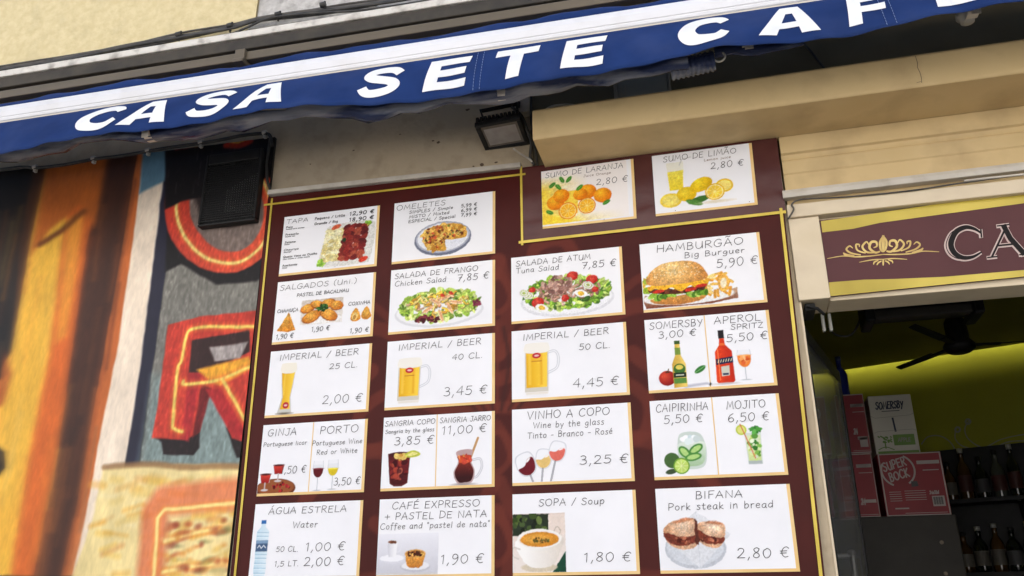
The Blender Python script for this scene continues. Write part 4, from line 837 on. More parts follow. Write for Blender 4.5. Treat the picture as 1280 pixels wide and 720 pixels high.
def pic_agua(k):
    k.poly([(31, 66), (47, 66), (48, 78), (62, 92), (62, 128), (58, 140), (62, 160), (60, 182), (62, 214), (58, 246), (20, 246), (16, 214), (18, 182), (16, 160), (20, 140), (16, 128), (16, 92), (30, 78)], hg((196, 222, 236), (224, 240, 248), 16, 60)); k.rect(30, 55, 48, 67, (50, 110, 180)); k.rect(17, 122, 61, 158, (70, 96, 130)); k.rect(17, 122, 61, 132, (130, 160, 190)); k.line([(24, 146), (30, 138), (38, 148), (46, 138), (54, 146)], 3, (226, 230, 236))
    for y in (96, 108, 168, 180, 196, 212, 228): k.line([(18, y), (60, y + 1)], 2, (150, 190, 214)); k.line([(18, y + 4), (60, y + 5)], 1.6, (240, 250, 254))
def pic_cafe(k):
    k.rect(0, 112, 212, 241, vg((240, 240, 246), (206, 206, 214), 112, 240), soft=2); k.ell(52, 192, 46, 14, (222, 222, 230)); k.ell(52, 189, 42, 11, (246, 246, 250)); k.poly([(34, 138), (70, 138), (66, 186), (40, 186)], hg((206, 206, 214), (250, 250, 252), 34, 62)); k.line(catmull([(70, 148), (82, 150), (80, 166), (68, 172)], 5), 4, (232, 232, 238)); k.ell(52, 138, 19, 7, (236, 236, 240)); k.ell(52, 139, 15, 5, (110, 62, 40))
    k.ell(134, 216, 52, 17, (196, 196, 204)); k.ell(134, 213, 48, 14, (236, 236, 240)); k.poly([(98, 178), (168, 178), (158, 214), (148, 220), (116, 220), (106, 214)], vg((226, 160, 70), (196, 124, 50), 178, 220)); k.ell(133, 177, 36, 14, (222, 164, 84)); k.ell(133, 177, 30, 10, (170, 100, 44)); k.blobs(24, 133, 177, 26, 8, [(80, 40, 22), (120, 62, 30), (230, 180, 90), (60, 30, 20)], 3, 7, 6)
def pic_sopa(k):
    k.rect(0, 62, 172, 241, vg((226, 208, 196), (238, 228, 220), 62, 200), soft=1); k.poly([(172, 62), (172, 241), (128, 241), (172, 178)], (24, 70, 50)); k.rect(0, 64, 120, 130, (40, 50, 34)); k.blobs(46, 55, 96, 56, 34, [(60, 80, 36), (30, 40, 26), (90, 110, 50), (50, 60, 40), (20, 26, 20)], 6, 14, 4); k.put(((k.X > 118) & (k.Y < 128) & (k.Y > 66)) * 1., (236, 220, 208)); k.line(catmull([(136, 118), (146, 104), (156, 116), (148, 132)], 6), 3, (190, 176, 160))
    k.ell(86, 226, 58, 14, (214, 200, 176)); k.poly([(16, 140), (158, 134), (150, 186), (124, 222), (64, 226), (28, 196)], hg((252, 250, 246), (226, 216, 204), 40, 160), smooth=True); k.line(catmull([(24, 170), (2, 166), (0, 190), (20, 200)], 6), 4, (214, 206, 196)); k.ell(88, 140, 72, 30, (246, 242, 236)); k.ell(88, 142, 63, 23, (212, 140, 44)); k.ell(80, 140, 44, 14, (228, 164, 66), soft=4); k.blobs(20, 90, 144, 30, 9, [(90, 90, 40), (110, 80, 30)], 2.5, 6, 8)
    k.put(((k.X > 171) | (k.Y > 241)) * 1., (250, 250, 253))
def pic_bif(k):
    k.ell(108, 180, 90, 58, (196, 200, 208)); k.ell(108, 176, 84, 52, (214, 218, 224)); k.poly([(118, 72), (216, 140), (118, 238), (14, 142)], (226, 228, 232), op=.95); k.line([(118, 72), (118, 150), (118, 236)], 2, (208, 212, 218)); k.poly([(118, 72), (216, 140), (118, 150)], (236, 238, 242), op=.6)
    for x, y, sx, rot in ((72, 134, 1.08, -6), (156, 136, .92, 9)):
        a = rad(rot); T = lambda u_, v_: (x + (u_ * math.cos(a) - v_ * math.sin(a)) * sx, y + (u_ * math.sin(a) + v_ * math.cos(a)) * sx)
        k.poly([T(-48, 12), T(-20, 40), T(24, 44), T(44, 22), T(40, 4), T(-30, 2)], (214, 168, 132), smooth=True)
        k.poly([T(-52, -6), T(-42, 18), T(-10, 34), T(38, 28), T(44, 8), T(0, 12), T(-34, -4)], (122, 54, 38), smooth=True); k.blobs(20, *T(-6, 20), 36, 10, [(98, 40, 28), (160, 84, 60), (80, 30, 22), (178, 104, 76)], 3, 8, 5 + int(x))
        k.poly([T(-52, -10), T(-34, -30), T(4, -38), T(40, -34), T(46, -12), T(42, 8), T(4, 10), T(-30, -2)], rg((240, 212, 184), (206, 150, 110), *T(6, -20), 56), smooth=True); k.poly([T(-20, -30), T(8, -40), T(38, -34), T(10, -28)], (190, 116, 78), smooth=True, soft=2.5, op=.8)
    k.poly([(112, 92), (120, 100), (120, 170), (110, 166)], (90, 44, 32)); k.grain(.07, 4, 4, 6)
def pic_lar(k):
    k.rect(0, 0, 312, 223, lambda X, Y: np.array((250, 244, 240)) + (np.array((252, 214, 60)) - np.array((250, 244, 240))) * np.clip((np.clip(1 - X / 170, 0, 1) * np.clip((Y - 25) / 60, 0, 1) + np.clip((Y - 185) / 40, 0, 1) * np.clip(1 - X / 300, 0, 1)), 0, 1)[..., None]); k.poly([(74, 72), (140, 72), (132, 200), (84, 200)], (250, 240, 220), op=.6); k.poly([(78, 96), (134, 96), (130, 190), (86, 190)], (252, 206, 50), op=.85)
    for x, y, r in ((50, 138, 32), (72, 112, 30), (168, 108, 32), (222, 130, 32), (142, 116, 26)): k.ell(x, y, r, r * .92, rg((254, 190, 40), (232, 120, 10), x - 8, y - 9, r * 1.2))
    for x, y, r in ((94, 176, 34), (164, 164, 32)):
        k.ell(x, y, r, r, (240, 140, 20)); k.ell(x, y, r * .88, r * .88, (254, 226, 150)); k.ell(x, y, r * .8, r * .8, (252, 184, 40))
        for a in np.linspace(0, 6.28, 10)[:-1]: k.line([(x, y), (x + r * .78 * math.cos(a), y + r * .78 * math.sin(a))], 1.8, (254, 224, 140))
    for x, y, a in ((40, 64, -40), (62, 74, 50), (76, 46, 60), (102, 48, -50), (28, 174, 30), (140, 88, -40), (234, 160, -30)): k.ell(x, y, 15, 7.5, (70, 140, 44), a); k.line([(x - 9 * math.cos(rad(a)), y - 9 * math.sin(rad(a))), (x + 9 * math.cos(rad(a)), y + 9 * math.sin(rad(a)))], 1.2, (140, 190, 90))
    k.put(((k.X > 326) | (k.Y > 227)) * 1., (250, 250, 253))
def pic_lim(k):
    k.poly([(48, 38), (108, 38), (102, 150), (54, 150)], (238, 236, 216), op=.8); k.poly([(50, 74), (106, 72), (101, 148), (55, 148)], vg((244, 226, 90), (246, 218, 50), 70, 150)); k.line([(94, 52), (104, 30), (136, 24)], 3, (200, 200, 196)); k.ell(56, 186, 38, 28, rg((252, 226, 80), (240, 206, 70), 46, 178, 40)); k.ell(56, 186, 30, 20, (250, 234, 140), op=.6); k.ell(112, 168, 34, 28, rg((252, 222, 60), (226, 184, 20), 104, 160, 36))
    k.ell(164, 138, 40, 26, rg((252, 222, 50), (224, 178, 14), 154, 128, 42), -22); k.ell(242, 152, 30, 26, (236, 190, 40)); k.ell(242, 152, 24, 20, (250, 224, 120)); k.ell(152, 196, 38, 12, (60, 110, 40), -14); k.ell(136, 204, 30, 10, (84, 136, 54), 20); k.ell(208, 172, 33, 32, (232, 180, 20)); k.ell(208, 172, 29, 28, (254, 240, 190)); k.ell(208, 172, 26, 25, (250, 208, 60))
    for a in np.linspace(0, 6.28, 10)[:-1]: k.line([(208, 172), (208 + 25 * math.cos(a), 172 + 25 * math.sin(a))], 1.8, (254, 236, 160))
    k.ell(214, 210, 50, 5, (226, 214, 190), soft=4)

# text rows: (string, u0, u1, baseline, cap height, stroke, ink)
I, BK, BR = m_ink, m_inkblack, m_inkbrown
CARDS = [
 (0, 0, 'tapas platter', [('TAPA', 11, 104, 31, 17, 1.7, I), ('Pequena / Little', 132, 258, 29, 10, 2., I), ('Grande / Big', 132, 230, 51, 10, 2., I), ('12,90 €', 276, 378, 29, 15, 3.2, BK), ('18,90 €', 276, 378, 54, 15, 3.2, BK)] +
   [(a, 12, 12 + w_, y, 8, 1.7, I) for a, w_, y in (('Paio', 28, 50), ('Presunto', 56, 82), ('Salame', 46, 115), ('Chouriço', 62, 147), ('Queijo Vaca ou Ovelha', 142, 176), ('Azeitonas', 62, 212))] +
   [(a, 12, 12 + w_, y, 4, 1.2, BK) for a, w_, y in (('Smoked pork sausage', 78, 57), ('Smoked ham', 42, 89), ('Salami', 22, 122), ('Sausage', 32, 154), ('Cow cheese or sheep cheese', 112, 184), ('Olives', 20, 220))], [pic_tapa], (155, 50, 392, 238)),
 (0, 1, 'fried snacks', [('SALGADOS (Uni.)', 11, 325, 36, 21, 1.7, I), ('PASTEL DE BACALHAU', 85, 295, 68, 13, 2., BK), ('CHAMUÇA', 10, 96, 126, 13, 1.9, BK), ('COXINHA', 298, 384, 124, 13, 1.9, BK), ('1,90 €', 14, 86, 230, 18, 2.2, BK), ('1,90 €', 156, 230, 213, 18, 2.2, BK), ('1,90 €', 310, 384, 232, 18, 2.2, BK)], [pic_salg], (8, 80, 392, 212)),
 (1, 0, 'omelettes', [('OMELETES', 9, 206, 32, 20, 1.8, I), ('SIMPLES / Simple', 62, 236, 52, 12, 1.9, BK), ('MISTO / Mixted', 62, 222, 71, 12, 1.9, BK), ('ESPECIAL / Special', 60, 246, 90, 12, 1.9, BK), ('5,99 €', 268, 330, 51, 12, 2.2, BK), ('6,99 €', 268, 330, 70, 12, 2.2, BK), ('7,99 €', 268, 330, 89, 12, 2.2, BK)], [pic_omel], (82, 96, 314, 238)),
 (1, 1, 'chicken salad', [('SALADA DE FRANGO', 15, 336, 36, 20, 1.9, I), ('Chicken Salad', 17, 216, 66, 20, 1.8, I), ('7,85 €', 258, 378, 70, 25, 2.1, I)], [pic_fran], (8, 74, 372, 238)),
 (2, 1, 'tuna salad', [('SALADA DE ATUM', 17, 288, 36, 20, 1.9, I), ('Tuna Salad', 17, 174, 63, 20, 1.8, I), ('7,85 €', 256, 378, 70, 25, 2.1, I)], [pic_atum], (20, 66, 380, 238)),
 (3, 1, 'hamburger', [('HAMBURGÃO', 56, 345, 38, 26, 2., I), ('Big Burguer', 148, 346, 68, 20, 1.9, I), ('5,90 €', 250, 385, 114, 30, 2.1, I)], [pic_hamb], (2, 70, 314, 240)),
 (0, 2, 'small tall beer', [('IMPERIAL / BEER', 38, 350, 38, 22, 1.9, I), ('25 CL.', 240, 350, 86, 21, 1.9, I), ('2,00 €', 222, 376, 213, 30, 2.1, I)], [pic_beer], (40, 46, 116, 242)),
 (1, 2, 'medium beer mug', [('IMPERIAL / BEER', 42, 350, 37, 22, 1.9, I), ('40 CL.', 244, 356, 87, 21, 1.9, I), ('3,45 €', 216, 374, 214, 30, 2.1, I)], [lambda k: pic_mug(k, 150)], (40, 62, 170, 236)),
 (2, 2, 'large beer mug', [('IMPERIAL / BEER', 40, 340, 37, 22, 1.9, I), ('50 CL.', 236, 342, 86, 21, 1.9, I), ('4,45 €', 210, 366, 214, 30, 2.1, I)], [lambda k: pic_mug(k, 168)], (40, 44, 170, 236)),
 (3, 2, 'cider and spritz', [('SOMERSBY', 15, 187, 35, 23, 1.9, I), ('3,00 €', 42, 166, 68, 24, 2., I), ('APEROL', 225, 371, 34, 23, 1.9, I), ('SPRITZ', 276, 376, 58, 17, 1.8, I), ('5,50 €', 258, 388, 98, 26, 2., I)], [pic_som, pic_aper], (30, 52, 340, 241)),
 (0, 3, 'cherry liqueur and port', [('GINJA', 20, 132, 42, 25, 1.9, I), ('Portuguese licor', 8, 176, 78, 15, 1.6, I), ('1,50 €', 84, 181, 176, 25, 2., I), ('PORTO', 222, 367, 45, 26, 2., I), ('Portuguese Wine', 197, 384, 84, 17, 1.6, I), ('Red or White', 216, 368, 116, 17, 1.6, I), ('3,50 €', 288, 386, 224, 25, 2., I)], [pic_ginja, pic_porto], (0, 130, 312, 241)),
 (1, 3, 'sangria glass and jug', [('SANGRIA COPO', 6, 189, 31, 17, 1.7, I), ('Sangria by the glass', 8, 186, 57, 14, 1.5, I), ('3,85 €', 42, 188, 98, 28, 2.1, I), ('SANGRIA JARRO', 206, 386, 31, 17, 1.7, I), ('11,00 €', 212, 372, 70, 28, 2.1, I)], [pic_sang, pic_jarro], (14, 78, 364, 241)),
 (2, 3, 'wine by the glass', [('VINHO A COPO', 52, 330, 36, 26, 2., I), ('Wine by the glass', 72, 310, 67, 20, 1.7, I), ('Tinto - Branco - Rosé', 52, 336, 99, 20, 1.7, I), ('3,25 €', 224, 384, 192, 28, 2.1, I)], [pic_vinho], (6, 104, 200, 241)),
 (3, 3, 'lime cocktails', [('CAIPIRINHA', 18, 182, 38, 24, 1.9, I), ('5,50 €', 40, 163, 76, 26, 2., I), ('MOJITO', 238, 356, 41, 25, 1.9, I), ('6,50 €', 238, 364, 82, 27, 2., I)], [pic_caip, pic_moji], (28, 84, 344, 241)),
 (0, 4, 'water bottle', [('ÁGUA ESTRELA', 53, 342, 36, 21, 1.9, I), ('Water', 148, 240, 84, 20, 1.8, I), ('50 CL.', 94, 176, 161, 17, 1.7, I), ('1,00 €', 200, 346, 161, 27, 2.1, I), ('1,5 LT.', 92, 182, 208, 17, 1.7, I), ('2,00 €', 200, 346, 208, 27, 2.1, I)], [pic_agua], (12, 52, 66, 241)),
 (1, 4, 'coffee and custard tart', [('CAFÉ EXPRESSO', 45, 350, 34, 22, 1.9, I), ('+ PASTEL DE NATA', 20, 374, 68, 22, 1.9, I), ('Coffee and "pastel de nata"', 6, 384, 98, 19, 1.7, I), ('1,90 €', 218, 366, 210, 28, 2.1, I)], [pic_cafe], (0, 112, 212, 241)),
 (2, 4, 'soup bowl', [('SOPA / Soup', 87, 300, 40, 21, 1.9, I), ('1,80 €', 226, 376, 212, 28, 2.1, I)], [pic_sopa], (0, 62, 176, 241)),
 (3, 4, 'pork sandwich', [('BIFANA', 120, 260, 35, 22, 1.9, I), ('Pork steak in bread', 35, 346, 67, 21, 1.8, I), ('2,80 €', 226, 376, 210, 28, 2.1, I)], [pic_bif], (8, 70, 218, 241))]
SUMO = [('orange juice', (676.9, 215.7), (791.9, 199.4), (796, 273.8), (678.8, 286.9), 338, 237, [('SUMO DE LARANJA', 15, 300, 30, 20, 1.8, I), ('Juice Orange', 155, 255, 48, 9, 1.3, BR), ('2,80 €', 200, 315, 88, 24, 2., I)], [pic_lar], (0, 0, 326, 227)),
        ('lemon juice', (814.9, 196.2), (939.5, 179.6), (947.2, 256.6), (820, 271.3), 347, 240, [('SUMO DE LIMÃO', 38, 292, 32, 21, 1.8, I), ('Lemon juice', 180, 272, 49, 9, 1.3, BR), ('2,80 €', 200, 314, 84, 25, 2., I)], [pic_lim], (10, 20, 280, 228))]
def build_card(lab, P, W, H, texts, pics, rc, yb, divider=False):
    """P(u, v, height) -> space; heights count from the board"""
    gw, gh = 10, 9
    def plate(u0, v0, u1, v1, h0, h1):
        return [P(u0, v1, h0), P(u1, v1, h0), P(u1, v1, h1), P(u0, v1, h1), P(u0, v0, h0), P(u1, v0, h0), P(u1, v0, h1), P(u0, v0, h1)]
    card = MB().hexa(plate(0, 0, W - gw, H - gh, .0, .0016)).build('menu_card', m_card, mb_, label='white card for ' + lab + ' with gold edges')
    e = MB().hexa(plate(W - gw, 0, W, H, .0, .0014)); e.hexa(plate(0, H - gh, W - gw, H, .0, .0014)); e.build('gold_edge', m_goldedge, card)
    if divider: MB().hexa(plate(194, 0, 197.5, H - gh, .0017, .0021)).build('divider', m_goldedge, card)
    food = any(w_ in lab for w_ in ('salad', 'tapas', 'snack', 'omelette', 'hamburger', 'sandwich', 'juice', 'soup', 'coffee'))
    for p in pics:
      k = Cv(*rc, 1.7); p(k)
      k.warp((1.0 if 'hamb' in lab or 'juice' in lab else 1.6) if food else .4, 8, len(lab)); k.mottle((.12 if ('juice' in lab or 'soup' in lab) else .22) if food else (.0 if 'beer' in lab else .05), len(lab) + 3)
      k.t = np.where(np.abs(k.img - np.array((250, 250, 253))).max(-1) > 3, 1., 0.)
      k.mesh('picture', lambda U, V: np.array([P(a_, b_, .0021) for a_, b_ in zip(U, V)]), m_print, card)
    inks = {}
    for i, (s, a_, b_, bs, cp, wd, ink) in enumerate(texts):
        m = inks.setdefault(i, (ink, MB())); text(m[1], s, a_, b_, bs, cp, lambda u, v, h: P(u, v, .0029 + h), wd, i * 7 + len(lab))
    for n_, (ink, m) in inks.items(): m.build('lettering', ink, card)
for ci, ri, lab, tx, pc_, rc in CARDS:
    x0, x1 = XC[ci]; z1, z0 = ZR[ri]
    sx = (x1 - x0) / 400; sz = (z1 - z0) / 250
    build_card(lab, lambda u, v, h, x0=x0, z1=z1, sx=sx, sz=sz: Vector((x0 + u * sx, -.0004 - h, z1 - v * sz)), 400, 250, tx, pc_, rc, 0, len(pc_) == 2)
for lab, a_, b_, c_, d_, W, H, tx, pc_, rc in SUMO:
    q = [at(*t_, 0) for t_ in (a_, b_, c_, d_)]
    def P(u, v, h, q=q, W=W, H=H):
        p = q[0].lerp(q[1], u / W).lerp(q[3].lerp(q[2], u / W), v / H); return Vector((p.x, -.0044 - h, p.z))
    build_card(lab, P, W, H, tx, pc_, rc, 0)
place(mb_, (-.03, 0, 1.6))

# trunking above the board
c = MB(); A, B_ = at(336, 246, -.005), at(651, 212, -.005)
c.prism([(-.012, .006), (-.012, .026), (.03, .026), (.03, .006)], A, B_)
tag(c.build('cable_trunking', m_trunk, bevel=.003), 'white plastic trunking lying along the top edge of the menu board', 'trunking')

# ================================================================== DOOR SIGN
sg = thing('door_sign', 'maroon and gold sign over the doorway with scroll ornament and letters', 'sign')
q = [at(1025, 276, .02), at(1280, 238.5, .02), at(1280, 345.5, .02), at(1037, 370.5, .02)]
xs0, xs1 = 1.0535, 1.70; ex = (2.19 - xs0)
def sgz(x, top):
    a_, b_ = (q[0], q[1]) if top else (q[3], q[2]); return a_.z + (b_.z - a_.z) * (x - a_.x) / (b_.x - a_.x)
xr = 2.19
MB().hexa([(xs0, .016, sgz(xs0, 0)), (xr, .016, sgz(xr, 0)), (xr, .0295, sgz(xr, 0)), (xs0, .0295, sgz(xs0, 0)), (xs0, .016, min(2.824, sgz(xs0, 1))), (xr, .016, 2.824), (xr, .0295, 2.824), (xs0, .0295, min(2.824, sgz(xs0, 1)))]).build('sign_panel', m_maroon, sg)
def sq(px, py, h=.001): p = at(px, py, .016 - h); return p
c = MB()
tp = [(1026, 276.5), (1100, 265.5), (1180, 253.5), (1280, 239)]; lo_ = [(1028, 290.5), (1066, 286), (1100, 276), (1180, 264), (1280, 251)]
c.add([sq(1026, 276.5), sq(1066, 270.6), sq(1100, 265.6), sq(1180, 253.6), sq(1280, 239), sq(1400, 221), sq(1400, 235), sq(1280, 254), sq(1180, 267.5), sq(1100, 278.5), sq(1066, 286), sq(1028, 290.5)],
      [(11, 10, 1, 0), (10, 9, 2, 1), (9, 8, 3, 2), (8, 7, 4, 3), (7, 6, 5, 4)])
c.add([sq(1036, 353), sq(1080, 349.5), sq(1120, 348.6), sq(1180, 346), sq(1280, 337.5), sq(1400, 327), sq(1400, 335), sq(1280, 345.6), sq(1180, 355.6), sq(1120, 361.8), sq(1080, 366), sq(1037.4, 370.2)],
      [(11, 10, 1, 0), (10, 9, 2, 1), (9, 8, 3, 2), (8, 7, 4, 3), (7, 6, 5, 4)])
c.build('gold_band', m_goldband, sg)
def sgP(u, v, h): return sq(u, v, .0015 + h)
c = MB(); k_ = 0
def orn(pts, wd=1.6, taper=True):
    global k_
    k_ += 1; q_ = catmull(pts, 6); ribbon(c, q_, wd, sgP, .00004 * (k_ % 7), (lambda t: wd * (.35 + 1.1 * math.sin(math.pi * min(1, t * .8 + .15)))) if taper else None)
cx, cy = 1104, 310
for s in (-1, 1):
    M_ = lambda pts: [(cx + s * x, cy + y - s * x * .06) for x, y in pts]
    orn(M_([(4, 4), (10, 5), (17, -1), (15, -8), (9, -8), (8, -3), (12, -1)]), 2.2); orn(M_([(8, 5), (20, 4), (26, -3), (21, -9), (18, -5)]), 1.8)
    orn(M_([(22, 5), (32, 1), (34, -6), (30, -6), (30, -3)]), 1.6); orn(M_([(28, 7), (40, 4), (46, -1), (42, -5), (38, -2)]), 1.6); orn(M_([(36, 8), (46, 6), (50, 3)]), 2.2)
    orn(M_([(0, 8), (16, 9), (34, 9), (50, 7), (70, 9)]), 1.2); orn(M_([(0, 14), (14, 14), (30, 16)]), 1.0); orn(M_([(2, 16), (6, 18), (8, 21)]), 1.3); orn(M_([(6, 15), (11, 17), (12, 20)]), 1.3)
orn([(cx, cy - 15), (cx - 4, cy - 7), (cx - 3, cy + 2), (cx, cy + 5)], 2); orn([(cx, cy - 15), (cx + 4, cy - 8), (cx + 3, cy + 1), (cx, cy + 5)], 2); orn([(cx, cy - 16), (cx, cy - 6), (cx, cy + 5)], 3); orn([(cx, cy + 14), (cx, cy + 22)], 1.6)
c.build('ornament', m_orn, sg)
def fat(pts, w0, sm=True): return (catmull(pts, 8) if sm else pts), w0
Cc = [(1224, 290), (1222, 301), (1217, 291), (1206, 285), (1195, 289), (1188, 301), (1187, 309), (1190, 317), (1198, 323), (1209, 323), (1220, 317), (1227, 309)]
Cc = [(1226, 291), (1218, 286), (1207, 284), (1196, 289), (1190, 299), (1189, 308), (1194, 317), (1204, 322), (1216, 321), (1227, 315)]
sil, drk = MB(), MB()
def letter(pts, wf, wd, k, sm=True):
    q_ = catmull(pts, 8) if sm else [tuple(np.array(pts[i]) * (1 - t) + np.array(pts[i + 1]) * t) for i in range(len(pts) - 1) for t in np.linspace(0, 1, 8)[:-1]] + [pts[-1]]
    ribbon(sil, [(x - .6, y + .5) for x, y in q_], wd, sgP, .0001 * k, lambda t: wd * wf(t) + 3.0); ribbon(drk, q_, wd, sgP, .0009 + .0001 * k, lambda t: wd * wf(t))
letter([(x - 6, y + 1.2) for x, y in Cc[2:9]], lambda t: .35, 3, 0); letter(Cc, lambda t: .3 + .9 * math.sin(math.pi * min(1, max(0, t))), 6, 1)
letter([(1226, 286), (1227, 297)], lambda t: 1, 2, 3, False)
letter([(1258, 283), (1240, 321)], lambda t: 1, 2.6, 1, False); letter([(1254, 281), (1263, 298), (1281, 318)], lambda t: 1, 6.5, 2, False); letter([(1247, 307), (1267, 305)], lambda t: 1, 2.2, 3, False)
letter([(1234, 322), (1247, 320.5)], lambda t: 1, 1.8, 4, False); letter([(1246, 282.5), (1262, 280.5)], lambda t: 1, 1.8, 5, False); letter([(1274, 318.5), (1291, 316.5)], lambda t: 1, 1.8, 4, False)
sil.build('letter_outline', m_silver, sg); drk.build('lettering', m_darkletter, sg); place(sg, (1.05, .016, 2.54))

# conduit strip and wires above the sign
c = MB(); A, B_ = at(979, 251, -.003), at(1420, 200, -.003)
c.prism([(-.014, .004), (-.016, .020), (-.012, .033), (.016, .033), (.016, .004)], A, B_)
tag(c.build('cable_conduit', m_trunk, bevel=.002), 'pale flat conduit strip across the ochre fascia above the door sign', 'conduit')
def wire(name, pts, r, y, m, label, cat='wire'):
    q_ = [at(a_, b_, y if not isinstance(y, (list, tuple)) else y[i]) for i, (a_, b_) in enumerate(pts)]
    q_ = [Vector(p) for p in catmull([tuple(p) for p in q_], 5)]
    c = MB(); c.tube(q_, r, 7); return tag(c.build(name, m), label, cat)
wire('wire', [(985, 274), (992, 262), (990, 255), (1004, 249), (1060, 246), (1140, 238), (1200, 229), (1290, 217), (1400, 206)], .003, -.012, m_graycable, 'thin grey wire running under the conduit strip and curling behind the menu board corner')
wire('wire', [(1205, 226), (1240, 222), (1300, 216), (1400, 208)], .0035, -.016, m_whitecable, 'short pale wire at the right end of the conduit strip')

# ================================================================== AWNING
aw = thing('awning', 'retracted navy awning with white front bar and white lettering on its valance', 'awning')
YB = -.36
Pa, Pb = at(0, 153, YB), at(1015, 1, YB); db = (Pb - Pa) / (Pb.x - Pa.x)
def bar(x): return Pa + db * (x - Pa.x)
xa, xe = bar(-3.0).x, 2.6
A, B_ = bar(xa), bar(xe)
prof = [(0, 0), (-.006, .004), (-.008, .014), (-.007, .0155), (-.0072, .0175), (-.0095, .020), (-.012, .045), (-.009, .064), (-.002, .074), (.012, .079), (.045, .079), (.05, .07), (.05, 0)]
c = MB(); c.prism(prof, A, B_); c.build('front_bar', m_alu, aw, .0012)
c = MB(); c.prism([(.0, -.012), (-.004, -.010), (-.004, -.001), (.04, -.001), (.04, -.012)], A, B_); c.build('bar_channel', mat('cream_rail', (.62, .57, .47), .5), aw)
# valance: hangs from the bar, pushed outwards by the rolled sheet behind
HV = .222
Bp = [(-900, 330), (-250, 228), (0, 194), (60, 178), (100, 170), (215, 161), (289, 145), (336, 135), (430, 131), (474, 131), (548, 124), (615, 114), (685, 99), (760, 89), (830, 77), (870, 65), (910, 56), (984, 54), (1068, 44), (1152, 24), (1280, 0), (1500, -38), (2200, -150)]
def dn(th): return Vector((0, -math.sin(th), -math.cos(th)))
xs = np.linspace(xa, xe, 181); ths = []
for x in xs:
    T_ = bar(x) + Vector((0, -.003, -.004)); lo_, hi_ = rad(-25), rad(75)
    for _ in range(30):
        mid = (lo_ + hi_) / 2; p_ = pix(T_ + dn(mid) * HV)
        if p_[1] > np.interp(p_[0], *zip(*Bp)): lo_ = mid
        else: hi_ = mid
    ths.append(lo_)
ths = np.array(ths); kk = np.exp(-.5 * (np.arange(-6, 7) / 2.2) ** 2); kk /= kk.sum(); ths = np.convolve(np.pad(ths, 6, 'edge'), kk, 'valid')
def val(x, v, off=0.):
    th = float(np.interp(x, xs, ths)); T_ = bar(x) + Vector((0, -.003, -.004))
    rip = .003 * math.sin(x * 9.3 + 1) * v + .002 * math.sin(x * 23 + v * 2.5) * v * v + .003 * math.sin(x * 41 - v * 5) * v
    nrm = Vector((0, -math.cos(th), math.sin(th)))
    return T_ + dn(th) * (HV * v) + nrm * (rip + off + .010 * math.sin(v * math.pi))
c = MB(); nx, nv = 260, 12; vs = [val(xa + (xe - xa) * i / nx, j / nv) for j in range(nv + 1) for i in range(nx + 1)]
c.add(vs, [(j * (nx + 1) + i, (j + 1) * (nx + 1) + i, (j + 1) * (nx + 1) + i + 1, j * (nx + 1) + i + 1) for j in range(nv) for i in range(nx)], True)
va = c.build('valance', m_blue, aw); so_ = va.modifiers.new('s', 'SOLIDIFY'); so_.thickness = .0012; so_.offset = -1
def xat(px, v):
    lo_, hi_ = xa, xe
    for _ in range(40):
        mid = (lo_ + hi_) / 2
        if pix(val(mid, v))[0] < px: lo_ = mid
        else: hi_ = mid
    return lo_
GL = {'E': [[(0, 0), (.30, 0), (.30, 1), (0, 1)], [(.30, 0), (1, 0), (.98, .235), (.30, .235)], [(.30, .385), (.94, .385), (.94, .61), (.30, .61)], [(.30, .765), (1, .765), (1, 1), (.30, 1)]],
      'F': [[(0, 0), (.32, 0), (.32, 1), (0, 1)], [(.32, 0), (1, 0), (.98, .24), (.32, .24)], [(.32, .41), (.9, .41), (.9, .64), (.32, .64)]],
      'T': [[(0, 0), (1, 0), (1, .25), (0, .25)], [(.35, .25), (.66, .25), (.66, 1), (.35, 1)]],
      'A': [[(.35, 0), (.52, 0), (.29, 1), (-.02, 1)], [(.50, 0), (.67, 0), (1.04, 1), (.72, 1)], [(.33, .62), (.70, .62), (.74, .80), (.29, .80)], [(.4, 0), (.62, 0), (.56, .3), (.46, .3)]]}
SS = [(.90, .27), (.74, .13), (.50, .10), (.24, .16), (.17, .29), (.30, .41), (.52, .48), (.76, .56), (.85, .70), (.74, .85), (.50, .90), (.24, .88), (.10, .72)]
CC = [(.90, .30), (.78, .15), (.55, .105), (.30, .19), (.165, .42), (.17, .62), (.30, .82), (.54, .895), (.78, .86), (.92, .68)]
word = [('C', 97, 152), ('A', 158, 214), ('S', 237, 291), ('A', 303, 359), ('S', 450, 503), ('E', 533, 585), ('T', 617, 671), ('E', 704, 756), ('C', 849, 912), ('A', 950, 1022), ('F', 1060, 1112), ('E', 1168, 1226)]
c = MB(); V0, V1 = .13, .83
def lv(X0, X1, u, v, off): return val(X0 + (X1 - X0) * u + .07 * (.5 - v) * HV, V0 + (V1 - V0) * v, .0022 + off)
